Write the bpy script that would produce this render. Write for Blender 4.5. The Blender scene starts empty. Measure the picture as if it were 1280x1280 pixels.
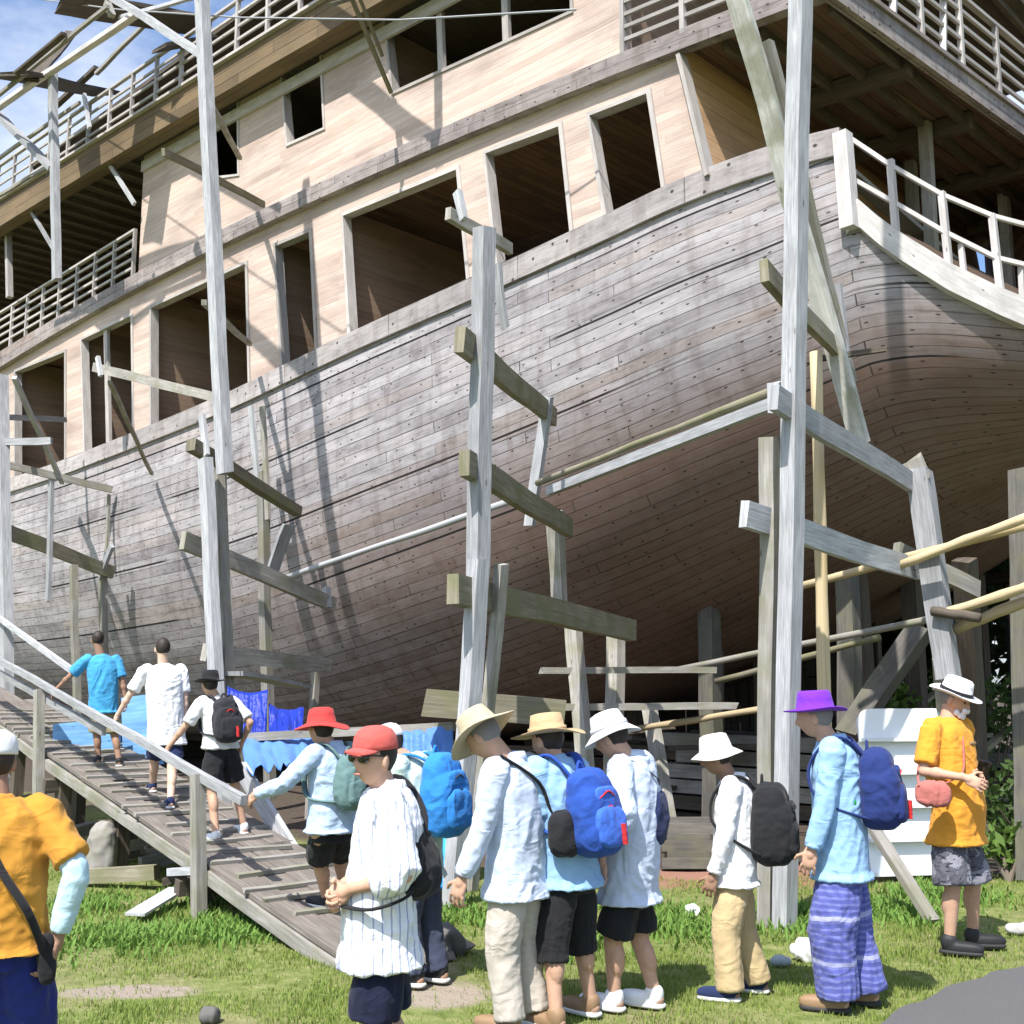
import bpy, bmesh, math, random
import numpy as np
from mathutils import Vector as V, Matrix, noise
random.seed(7); rng = np.random.default_rng(5)
R = math.radians
SC = bpy.context.scene; COL = SC.collection
# ------------------------------------------------------------------ camera model (used to take measurements of the place)
F = 1413.0; PITCH = math.atan(210 / 1413); CH = 1.78
CP, SP = math.cos(PITCH), math.sin(PITCH)
def ray(px, py):
    x = (px - 640) / F; y = (640 - py) / F
    return V((x, CP - y * SP, SP + y * CP))
def at(px, py, Y):
    r = ray(px, py); return V((0, 0, CH)) + r * (Y / r.y)
def gnd(px, py, z=0.0):
    r = ray(px, py); return V((0, 0, CH)) + r * ((z - CH) / r.z)
# ship frame: s along the ship (towards the bow), off inboard from the side plane, h height
AN = R(46); LD = V((-math.sin(AN), math.cos(AN), 0)); ND = V((math.cos(AN), math.sin(AN), 0)); C0 = V((2.97, 10.5, 0))
def ship(s, off, h): return C0 + LD * s + ND * off + V((0, 0, h))
def S(px, py, off=0.0):
    r = ray(px, py); t = (C0.dot(ND) + off) / r.dot(ND)
    return V((0, 0, CH)) + r * t
def SH(px, py, off=0.0):
    p = S(px, py, off); return (p - C0).dot(LD), p.z

# ------------------------------------------------------------------ helpers
MW = {}
def tag(o, label=None, cat=None, group=None, kind=None):
    if label: o['label'] = label
    if cat: o['category'] = cat
    if group: o['group'] = group
    if kind: o['kind'] = kind
    return o
def empty(name, loc, label, cat, group=None, rz=0.0):
    o = bpy.data.objects.new(name, None); COL.objects.link(o)
    o.empty_display_size = .1
    o.location = loc; o.rotation_euler = (0, 0, rz)
    MW[o.name] = Matrix.Translation(loc) @ Matrix.Rotation(rz, 4, 'Z')
    return tag(o, label, cat, group)

class MB:
    def __init__(s): s.v = []; s.f = []; s.uv = []; s.mi = []; s.cur = 0; s.smooth = []; s.sm = False
    def add(s, vs, fs, uvs=None):
        b = len(s.v); s.v += [V(p) for p in vs]
        for i, f in enumerate(fs):
            s.f.append([b + k for k in f]); s.mi.append(s.cur); s.smooth.append(s.sm)
            s.uv.append(uvs[i] if uvs else [(0, 0)] * len(f))
        return s
    def beam(s, a, b, w=.1, h=.1, up=(0, 0, 1), roll=0.0, taper=1.0, u0=None, rough=0.0):
        a, b = V(a), V(b); d = (b - a); ln = d.length; d.normalize(); up = V(up)
        if abs(d.dot(up)) > .97: up = ND if abs(d.dot(ND)) < .9 else LD
        x = d.cross(up).normalized(); y = x.cross(d).normalized()
        if roll: q = Matrix.Rotation(roll, 3, d); x = q @ x; y = q @ y
        u0 = random.random() * 50 if u0 is None else u0; vv = random.random() * 20
        nseg = 1 if not rough or ln < .5 else min(12, int(ln / .35) + 2); ps = []; sd = random.random() * 99
        for i in range(nseg + 1):
            q = i / nseg; k = 1 + (taper - 1) * q; p = a.lerp(b, q); env = rough * min(1, 4 * q * (1 - q) + .25)
            p = p + x * env * 2.2 * noise.noise((q * ln * .7, sd, 0)) + y * env * 2.2 * noise.noise((q * ln * .7, sd, 7)) if rough else p
            for c, (sx, sy) in enumerate(((-1, -1), (1, -1), (1, 1), (-1, 1))):
                j = 1 + (rough * 5 * noise.noise((q * ln * 2.1, sd, 3 + c * 4)) if rough else 0); e = d * (random.uniform(-.6, .6) * w * .25 if rough and i in (0, nseg) else 0)
                ps.append(p + x * sx * w / 2 * k * j + y * sy * h / 2 * k * j + e)
        fs = []; uv = []
        for m in range(nseg):
            ua, ub = u0 + ln * m / nseg, u0 + ln * (m + 1) / nseg
            for i in range(4):
                j = (i + 1) % 4; fs.append((m * 4 + i, m * 4 + j, m * 4 + j + 4, m * 4 + i + 4)); v0 = vv + i * .31; wd = w if i % 2 == 0 else h
                uv.append([(ua, v0), (ua, v0 + wd), (ub, v0 + wd), (ub, v0)])
        z = nseg * 4; fs += [(3, 2, 1, 0), (z, z + 1, z + 2, z + 3)]; uv += [[(u0, vv), (u0, vv + w), (u0 + .02, vv + w), (u0 + .02, vv)]] * 2
        return s.add(ps, fs, uv)
    def box(s, c, sx, sy, sz, ax=None):
        x, y, z = ax or (V((1, 0, 0)), V((0, 1, 0)), V((0, 0, 1)))
        c = V(c); return s.beam(c - x * sx / 2, c + x * sx / 2, sy, sz, up=z)
    def rings(s, rs, caps=True, closed=True):
        n = len(rs[0]); vs = [p for r in rs for p in r]; fs = []; uv = []
        for i in range(len(rs) - 1):
            for j in range(n if closed else n - 1):
                k = (j + 1) % n; fs.append((i * n + j, i * n + k, (i + 1) * n + k, (i + 1) * n + j))
                uv.append([(i * .1, j / n * .5), (i * .1, (j + 1) / n * .5), (i * .1 + .1, (j + 1) / n * .5), (i * .1 + .1, j / n * .5)])
        if caps:
            fs += [tuple(range(n))[::-1], tuple((len(rs) - 1) * n + j for j in range(n))]; uv += [[(0, 0)] * n] * 2
        return s.add(vs, fs, uv)
    def tube(s, pts, rad, n=10, flat=1.0):
        pts = [V(p) for p in pts]; rs = []
        rad = rad if isinstance(rad, (list, tuple)) else [rad] * len(pts)
        x = None
        for i, p in enumerate(pts):
            d = (pts[min(i + 1, len(pts) - 1)] - pts[max(i - 1, 0)]).normalized()
            if x is None:
                x = d.cross(V((0, 0, 1)) if abs(d.z) < .9 else V((0, 1, 0))).normalized()
            else: x = (x - d * x.dot(d)).normalized()
            y = d.cross(x)
            rs.append([p + x * math.cos(a) * rad[i] + y * math.sin(a) * rad[i] * flat for a in [2 * math.pi * k / n for k in range(n)]])
        return s.rings(rs)
    def ell(s, c, rx, ry, rz, ax=None, n=16, m=10, e=1.0):
        x, y, z = ax or (V((1, 0, 0)), V((0, 1, 0)), V((0, 0, 1))); c = V(c); rs = []
        pw = lambda t: math.copysign(abs(t) ** e, t)
        for i in range(m + 1):
            t = -math.pi / 2 + math.pi * (i * .996 + m * .002) / m
            rs.append([c + x * rx * pw(math.cos(t)) * pw(math.cos(a)) + y * ry * pw(math.cos(t)) * pw(math.sin(a)) + z * rz * pw(math.sin(t)) for a in [2 * math.pi * (k + .5) / n for k in range(n)]])
        return s.rings(rs)
    def cap(s, a, b, ra, rb, n=14):     # rounded limb segment
        a, b = V(a), V(b); d = b - a; ln = max(d.length, 1e-5); d.normalize(); pts = []; rd = []
        for t in (-85, -60, -30): pts.append(a + d * ra * math.sin(R(t))); rd.append(ra * math.cos(R(t)))
        for k in range(5): pts.append(a.lerp(b, k / 4)); rd.append(ra + (rb - ra) * k / 4)
        for t in (30, 60, 85): pts.append(b + d * rb * math.sin(R(t))); rd.append(rb * math.cos(R(t)))
        return s.tube(pts, rd, n)
    def lathe(s, prof, o, ax, n=28, sx=1.0, sy=1.0, fn=None):
        x, y, z = ax; o = V(o); rs = []
        for r, h in prof:
            ring = []
            for k in range(n):
                a = 2 * math.pi * k / n; dz = fn(a, r) if fn else 0
                ring.append(o + x * r * sx * math.cos(a) + y * r * sy * math.sin(a) + z * (h + dz))
            rs.append(ring)
        return s.rings(rs)
    def build(s, name, mats, parent=None, label=None, sharp=None):
        me = bpy.data.meshes.new(name)
        vs = s.v
        if parent is not None:
            m = MW[parent.name].inverted(); vs = [m @ p for p in vs]
        me.from_pydata([tuple(p) for p in vs], [], s.f)
        ul = me.uv_layers.new(name='UVMap'); k = 0
        flat = [c for f in s.uv for uv in f for c in uv]
        ul.data.foreach_set('uv', flat)
        for m in (mats if isinstance(mats, (list, tuple)) else [mats]): me.materials.append(m)
        me.polygons.foreach_set('material_index', s.mi); me.polygons.foreach_set('use_smooth', s.smooth)
        me.update()
        o = bpy.data.objects.new(name, me); COL.objects.link(o)
        if parent is not None: o.parent = parent; MW[o.name] = MW[parent.name]
        else: MW[o.name] = Matrix.Identity(4)
        if label: o['label'] = label
        return o

def fuse(o, vox=.008, smooth=3, wr=0.0, seed=0.0, fn=None):
    """merge the closed pieces of a mesh into one continuous skin"""
    m = o.modifiers.new('r', 'REMESH'); m.mode = 'VOXEL'; m.voxel_size = vox; m.use_smooth_shade = True
    if smooth: m2 = o.modifiers.new('s', 'SMOOTH'); m2.factor = .5; m2.iterations = smooth
    dg = bpy.context.evaluated_depsgraph_get(); me = bpy.data.meshes.new_from_object(o.evaluated_get(dg))
    o.modifiers.clear(); old = o.data; me.name = old.name; mats = list(old.materials); o.data = me
    me.materials.clear()
    for mm in mats: me.materials.append(mm)
    if wr or fn:
        n = len(me.vertices); nr = np.empty(n * 3, 'f'); co = np.empty(n * 3, 'f')
        me.vertices.foreach_get('normal', nr); me.vertices.foreach_get('co', co); nr = nr.reshape(-1, 3); co = co.reshape(-1, 3)
        d = np.zeros(n, 'f')
        if wr:
            nz = noise.noise
            for i in range(n):
                x, y, z = co[i]
                a = nz((x * 4.5 + seed, y * 4.5, z * 3)); b = nz((x * 12 + a * 1.8 + seed, y * 12, z * 5.5 + seed + a * 2.4)); c = nz((x * 24 + seed, y * 24 + b, z * 30 + a))
                d[i] = wr * (a * .7 + (.45 - abs(b)) * 1.7 + c * .32)
        co2 = co + nr * d[:, None]; me.vertices.foreach_set('co', co2.ravel())
    me.polygons.foreach_set('use_smooth', [True] * len(me.polygons)); me.update()
    return o

# ------------------------------------------------------------------ materials
def mat(name, col=(.5, .5, .5), rough=.8, spec=.3, bump=0.0, bscale=60, metal=0.0):
    m = bpy.data.materials.new(name); m.use_nodes = True; nt = m.node_tree; b = nt.nodes['Principled BSDF']
    b.inputs['Base Color'].default_value = (*col, 1); b.inputs['Roughness'].default_value = rough
    b.inputs['Specular IOR Level'].default_value = spec; b.inputs['Metallic'].default_value = metal
    return m, nt, b
def N(nt, t, **kw):
    n = nt.nodes.new(t)
    for k, v in kw.items():
        if k.startswith('i_'): n.inputs[k[2:].replace('_', ' ')].default_value = v
        else: setattr(n, k, v)
    return n
def lk(nt, a, b): nt.links.new(a, b)
def mapping(nt, src, scale=(1, 1, 1), rot=(0, 0, 0)):
    mp = N(nt, 'ShaderNodeMapping'); mp.inputs['Scale'].default_value = scale; mp.inputs['Rotation'].default_value = rot
    lk(nt, src, mp.inputs[0]); return mp.outputs[0]
def ramp(nt, fac, stops):
    r = N(nt, 'ShaderNodeValToRGB'); e = r.color_ramp.elements
    while len(e) < len(stops): e.new(.5)
    for x, (p, c) in zip(e, stops): x.position = p; x.color = (*c, 1) if len(c) == 3 else c
    lk(nt, fac, r.inputs[0]); return r.outputs[0]
def mix(nt, fac, a, b, mode='MIX'):
    n = N(nt, 'ShaderNodeMix', data_type='RGBA', blend_type=mode)
    for s, v in ((n.inputs[0], fac), (n.inputs[6], a), (n.inputs[7], b)):
        if hasattr(v, 'is_output'): lk(nt, v, s)
        else: s.default_value = v if not isinstance(v, tuple) or len(v) == 4 else (*v, 1)
    return n.outputs[2]
def math_(nt, op, a, b=None, c=None):
    n = N(nt, 'ShaderNodeMath', operation=op)
    for i, v in enumerate((a, b, c)):
        if v is None: continue
        if hasattr(v, 'is_output'): lk(nt, v, n.inputs[i])
        else: n.inputs[i].default_value = v
    return n.outputs[0]
def noise_(nt, vec, scale, det=4, rough=.55):
    n = N(nt, 'ShaderNodeTexNoise', i_Scale=scale, i_Detail=det, i_Roughness=rough); lk(nt, vec, n.inputs['Vector']); return n.outputs[0]
def bump_(nt, b, h, st=.3, dist=.01):
    n = N(nt, 'ShaderNodeBump', i_Strength=st, i_Distance=dist); lk(nt, h, n.inputs['Height']); lk(nt, n.outputs[0], b.inputs['Normal'])

def wood(name, c1, c2, c3, grain=1.0, moss=0.0, rough=.8):
    m, nt, b = mat(name, rough=rough, spec=.2)
    uv = N(nt, 'ShaderNodeUVMap').outputs[0]; oi = N(nt, 'ShaderNodeObjectInfo')
    g = noise_(nt, mapping(nt, uv, (2.2, 38, 1)), grain, 6, .65); bl = ramp(nt, noise_(nt, mapping(nt, uv, (1.3, 5, 1)), 1.4, 5, .6), [(.42, (.1,) * 3), (.68, (.95,) * 3)])
    c = ramp(nt, g, [(.3, c1), (.55, c2), (.75, c3)])
    c = mix(nt, math_(nt, 'MULTIPLY', bl, .75), c, (*[x * .55 for x in c2], 1))
    v = math_(nt, 'MULTIPLY_ADD', oi.outputs['Random'], .45, .75)
    cc = N(nt, 'ShaderNodeCombineColor'); [lk(nt, v, cc.inputs[i]) for i in range(3)]
    c = mix(nt, 1.0, c, cc.outputs[0], 'MULTIPLY')
    if moss:
        gm = N(nt, 'ShaderNodeTexCoord').outputs['Object']; mo = noise_(nt, gm, 3.0, 5)
        f = ramp(nt, mo, [(.45, (0, 0, 0)), (.62, (moss,) * 3)]); c = mix(nt, f, c, (.17, .17, .09, 1))
    kn = N(nt, 'ShaderNodeTexVoronoi', i_Scale=1.0); lk(nt, mapping(nt, uv, (2.3, 9, 1)), kn.inputs['Vector'])
    kf = ramp(nt, kn.outputs[0], [(.04, (1, 1, 1)), (.09, (0, 0, 0))]); c = mix(nt, math_(nt, 'MULTIPLY', kf, .7), c, (.05, .04, .035, 1))
    lk(nt, c, b.inputs['Base Color']); bump_(nt, b, g, .35, .006)
    return m

def planks(name, cols, row, length, dark=(.03, .025, .022), gap=.010, nails=False, seams=(), rough=.75, brown=None, wet=0.0, offset=.37):
    """courses of planks laid along U, courses stacked along V (metres)"""
    m, nt, b = mat(name, rough=rough, spec=.25)
    uv = N(nt, 'ShaderNodeUVMap').outputs[0]
    wob = noise_(nt, mapping(nt, uv, (.35, .35, 1)), 1.0, 2)
    sp = N(nt, 'ShaderNodeSeparateXYZ'); lk(nt, uv, sp.inputs[0])
    cv = N(nt, 'ShaderNodeCombineXYZ'); lk(nt, sp.outputs[0], cv.inputs[0]); lk(nt, math_(nt, 'MULTIPLY_ADD', math_(nt, 'SUBTRACT', wob, .5), row * .22, sp.outputs[1]), cv.inputs[1])
    bt = N(nt, 'ShaderNodeTexBrick', offset=offset, offset_frequency=2, squash=.72, squash_frequency=3)
    lk(nt, cv.outputs[0], bt.inputs['Vector'])
    for k, v in (('Scale', 1.0), ('Mortar Size', gap), ('Mortar Smooth', .25), ('Bias', 0.0), ('Brick Width', length), ('Row Height', row)): bt.inputs[k].default_value = v
    bt.inputs['Color1'].default_value = (0, 0, 0, 1); bt.inputs['Color2'].default_value = (1, 1, 1, 1); bt.inputs['Mortar'].default_value = (.5, .5, .5, 1)
    c = ramp(nt, bt.outputs[0], [(0, cols[0]), (.35, cols[1]), (.7, cols[2]), (1, cols[3])])
    g = noise_(nt, mapping(nt, uv, (1.6, 55, 1)), 1.0, 6, .65)
    c = mix(nt, .55, c, ramp(nt, g, [(.25, (.42, .4, .4)), (.7, (1.12, 1.1, 1.1))]), 'MULTIPLY')
    big = noise_(nt, mapping(nt, uv, (.45, 1.3, 1)), 1.0, 5, .6)
    c = mix(nt, .8, c, ramp(nt, big, [(.3, (.6, .57, .58)), (.5, (1, 1, 1)), (.7, (1.22, 1.17, 1.14))]), 'MULTIPLY')
    if nails:
        bt2 = noise_(nt, mapping(nt, uv, (2.6, 9, 1)), 1.0, 8, .72); c = mix(nt, .75, c, ramp(nt, bt2, [(.33, (.45, .43, .42)), (.47, (.95, .95, .95)), (.6, (1.12, 1.12, 1.13))]), 'MULTIPLY')
        bt3 = noise_(nt, mapping(nt, uv, (5, 1.1, 1)), 1.0, 6, .6); c = mix(nt, .5, c, ramp(nt, bt3, [(.36, (.55, .5, .47)), (.5, (1, 1, 1))]), 'MULTIPLY')
    if brown:      # lower strakes: newer, redder timber, darkened further to deepen the underside's shade
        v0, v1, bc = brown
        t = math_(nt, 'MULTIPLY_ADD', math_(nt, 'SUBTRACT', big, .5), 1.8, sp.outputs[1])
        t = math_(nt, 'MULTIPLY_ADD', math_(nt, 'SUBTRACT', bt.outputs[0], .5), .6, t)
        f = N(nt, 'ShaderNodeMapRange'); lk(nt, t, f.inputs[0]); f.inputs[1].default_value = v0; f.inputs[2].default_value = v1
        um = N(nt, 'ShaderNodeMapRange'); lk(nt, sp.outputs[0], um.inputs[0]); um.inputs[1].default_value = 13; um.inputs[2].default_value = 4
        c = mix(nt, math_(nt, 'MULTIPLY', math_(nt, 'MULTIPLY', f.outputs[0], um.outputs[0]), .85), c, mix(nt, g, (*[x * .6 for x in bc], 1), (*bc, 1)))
    wk = noise_(nt, mapping(nt, uv, (.8, 3, 1)), 1.0, 3)
    mf = math_(nt, 'MULTIPLY', bt.outputs['Fac'], ramp(nt, wk, [(.3, (.35,) * 3), (.65, (1,) * 3)]))
    c = mix(nt, mf, c, (*dark, 1))
    h = math_(nt, 'MULTIPLY_ADD', g, .3, math_(nt, 'SUBTRACT', 1.0, bt.outputs['Fac']))
    for sv in seams:   # open, uncaulked seams
        d = math_(nt, 'ABSOLUTE', math_(nt, 'SUBTRACT', sp.outputs[1], sv))
        k = N(nt, 'ShaderNodeMapRange'); lk(nt, d, k.inputs[0]); k.inputs[1].default_value = .013; k.inputs[2].default_value = .019; k.inputs[3].default_value = 1; k.inputs[4].default_value = 0
        br = ramp(nt, noise_(nt, mapping(nt, uv, (.22, .9, 1)), 1.0, 1), [(.42, (0,) * 3), (.46, (1,) * 3)])
        fk = math_(nt, 'MULTIPLY', k.outputs[0], br); c = mix(nt, fk, c, (.012, .011, .011, 1))
    if nails:
        vo = N(nt, 'ShaderNodeTexVoronoi', voronoi_dimensions='2D', i_Scale=1.0, i_Randomness=.85); lk(nt, mapping(nt, uv, (3.4, 1 / row * 1.0, 1)), vo.inputs['Vector'])
        dd = math_(nt, 'LENGTH' if False else 'MULTIPLY', vo.outputs['Distance'], 1.0)
        nf = ramp(nt, dd, [(.055, (1,) * 3), (.08, (0,) * 3)]); sel = N(nt, 'ShaderNodeSeparateColor'); lk(nt, vo.outputs['Color'], sel.inputs[0])
        nf = math_(nt, 'MULTIPLY', nf, math_(nt, 'GREATER_THAN', sel.outputs[0], .45))
        c = mix(nt, math_(nt, 'MULTIPLY', nf, .9), c, (.02, .015, .012, 1))
    lk(nt, c, b.inputs['Base Color']); bump_(nt, b, h, .45, .012)
    return m

def cloth(name, col, var=.12, pattern=None, rough=.9):
    m, nt, b = mat(name, rough=rough, spec=.15)
    ob = N(nt, 'ShaderNodeTexCoord').outputs['Object']
    n1 = noise_(nt, ob, 7, 4); c = mix(nt, n1, (*[x * (1 - var) for x in col], 1), (*[min(1, x * (1 + var)) for x in col], 1)); c = mix(nt, math_(nt, 'MULTIPLY', noise_(nt, ob, 90, 4), .3), c, (*[x * .7 for x in col], 1))
    if pattern: c = pattern(nt, ob, c)
    lk(nt, c, b.inputs['Base Color']); b.inputs['Sheen Weight'].default_value = .08
    wp = N(nt, 'ShaderNodeTexNoise', i_Scale=5.5, i_Detail=2.5, i_Roughness=.45, i_Distortion=1.1); lk(nt, mapping(nt, ob, (1, 1, 1.7), (.4, .2, 0)), wp.inputs['Vector'])
    fo = math_(nt, 'ABSOLUTE', math_(nt, 'SUBTRACT', wp.outputs[0], .5)); f = noise_(nt, ob, 48, 5, .6); w = noise_(nt, ob, 420, 2)
    bump_(nt, b, math_(nt, 'MULTIPLY_ADD', fo, -3.0, math_(nt, 'MULTIPLY_ADD', w, .08, math_(nt, 'MULTIPLY', f, .18))), .38, .014)
    return m

def skin_mat(name, col):
    m, nt, b = mat(name, rough=.62, spec=.25)
    ob = N(nt, 'ShaderNodeTexCoord').outputs['Object']
    c = mix(nt, noise_(nt, ob, 22, 6, .65), (col[0] * .72, col[1] * .74, col[2] * .72, 1), (min(1, col[0] * 1.1), col[1] * 1.12, col[2] * 1.1, 1))
    lk(nt, c, b.inputs['Base Color']); b.inputs['Subsurface Weight'].default_value = .08; b.inputs['Subsurface Radius'].default_value = (.01, .004, .002); b.inputs['Subsurface Scale'].default_value = .5
    bump_(nt, b, noise_(nt, ob, 260, 3), .12, .002)
    return m

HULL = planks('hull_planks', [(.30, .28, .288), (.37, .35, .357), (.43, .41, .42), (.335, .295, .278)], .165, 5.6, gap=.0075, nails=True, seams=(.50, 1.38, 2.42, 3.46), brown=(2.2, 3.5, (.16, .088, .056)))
WALL = planks('new_wall_boards', [(.50, .39, .325), (.56, .445, .375), (.6, .49, .42), (.48, .375, .31)], .095, 2.6, dark=(.42, .33, .27), gap=.0045, rough=.7)
GREYB = planks('weathered_belt', [(.25, .22, .21), (.32, .28, .27), (.36, .32, .3), (.28, .23, .2)], .2, 2.6, gap=.006, nails=True)
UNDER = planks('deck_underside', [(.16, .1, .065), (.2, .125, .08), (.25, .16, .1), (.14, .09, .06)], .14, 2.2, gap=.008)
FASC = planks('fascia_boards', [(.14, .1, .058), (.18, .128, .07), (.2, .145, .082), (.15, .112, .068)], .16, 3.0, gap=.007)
INNER = planks('inner_boards', [(.27, .19, .135), (.31, .22, .155), (.33, .24, .17), (.26, .18, .125)], .11, 2.4, gap=.004, dark=(.2, .13, .09))
GREY = wood('grey_timber', (.2, .19, .17), (.34, .32, .29), (.46, .44, .4), moss=.5)
WORN = wood('worn_pale_timber', (.34, .33, .29), (.5, .49, .45), (.6, .59, .55), moss=.6)
MOSS = wood('mossy_timber', (.14, .125, .09), (.25, .225, .165), (.34, .31, .23), moss=.8)
PALE = wood('pale_timber', (.24, .24, .24), (.43, .435, .45), (.58, .585, .6), grain=1.5)
WHITEW = wood('white_end_timber', (.42, .39, .37), (.58, .545, .525), (.66, .63, .61))
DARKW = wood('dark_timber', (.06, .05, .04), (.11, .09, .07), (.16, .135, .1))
SHADEW = wood('shaded_grey_timber', (.09, .085, .075), (.15, .14, .125), (.21, .195, .18), moss=.4)  # grey timber with shade put into its colour, for things under the hull
BAMB = wood('bamboo_pole', (.4, .3, .17), (.52, .42, .26), (.6, .5, .33))
LEDGE = wood('window_casing', (.38, .345, .32), (.5, .46, .43), (.57, .53, .5))
RAILW = wood('railing_wood', (.34, .31, .29), (.44, .41, .39), (.54, .51, .48))
RAMPW = wood('ramp_boards', (.13, .11, .095), (.24, .21, .185), (.33, .3, .27))

# ------------------------------------------------------------------ ship
TS = [(-1, 7.5), (0, 7.40), (.7, 7.26), (1.6, 7.10), (3.08, 6.97), (4.7, 6.84), (7.67, 6.62), (10.2, 6.35), (13.1, 6.18), (16.6, 6.02), (19.5, 5.96), (26, 6.1), (33, 6.9)]
def interp(tab, s):
    for (a, x), (b, y) in zip(tab, tab[1:]):
        if s <= b: return x + (y - x) * (s - a) / (b - a)
    return tab[-1][1]
T_ = np.interp(np.linspace(-1, 33, 341), [a for a, _ in TS], [b for _, b in TS]); T_ = np.convolve(np.pad(T_, 12, 'edge'), np.ones(25) / 25, 'valid')
def Ttop(s): return float(np.interp(s, np.linspace(-1, 33, 341), T_))
HB = 4.3
PE, SL, S0 = 2.0, 4.3, 2.2      # the rounded stern: an ellipse in plan
def W0(s):
    w = 0.0
    if s < S0: w = HB * (1 - max(0.0, 1 - ((S0 - s) / SL) ** PE) ** (1 / PE))
    if s > 22: w += (HB - .2) * ((s - 22) / 10.5) ** 2.2
    return w
def stern(th): s = -2.09 * math.sin(th); return s, W0(s)
def on_stern(px, py, inset=0.0):      # point of the stern's upright plan curve
    r = ray(px, py); lo, hi = 0.0, 1.5
    for _ in range(40):
        m = (lo + hi) / 2; s, o = stern(m); p = ship(s, o + inset, 0)
        if p.x / p.y < r.x / r.y: lo = m
        else: hi = m
    s, o = stern(lo); p = ship(s, o + inset, 0); p.z = CH + r.z / r.y * p.y; return s, o, p
EDG = [(0.0, 6.52)] + [(q[0], q[2].z) for q in (on_stern(x, y) for x, y in [(1067, 249), (1095, 274), (1126, 296), (1183, 332), (1249, 364), (1280, 377)])]
EDG += [(-2.1, EDG[-1][1] + .12)]; EDG = EDG[::-1]
def Edge(s): return float(np.interp(s, [a for a, _ in EDG], [b for _, b in EDG]))
def Keel(s): t = min(1, max(0, (s + 2.1) / 14)); return .62 + 4.3 * (1 - t) ** 2.2
def Tv(s): return Ttop(s) if s >= 0 else Ttop(0) - (Ttop(0) - Edge(-2.1) - .1) * (lambda x: x * x * (3 - 2 * x))(min(1, -s / 1.7))
def sect(s, q):       # q 0..1 along the section from the rail to the keel -> (off, h)
    D = Tv(s) - Keel(s); n = 2.9; B = HB - W0(s)
    a = q * math.pi / 2; cx = math.cos(a) ** (2 / n); sy = math.sin(a) ** (2 / n)
    return W0(s) + B * (1 - cx), Tv(s) - D * sy
SHIP = empty('wooden_ship', ship(10, HB, 0), 'huge unfinished wooden ship of weathered grey planks propped up on the yard', 'ship')
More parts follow.
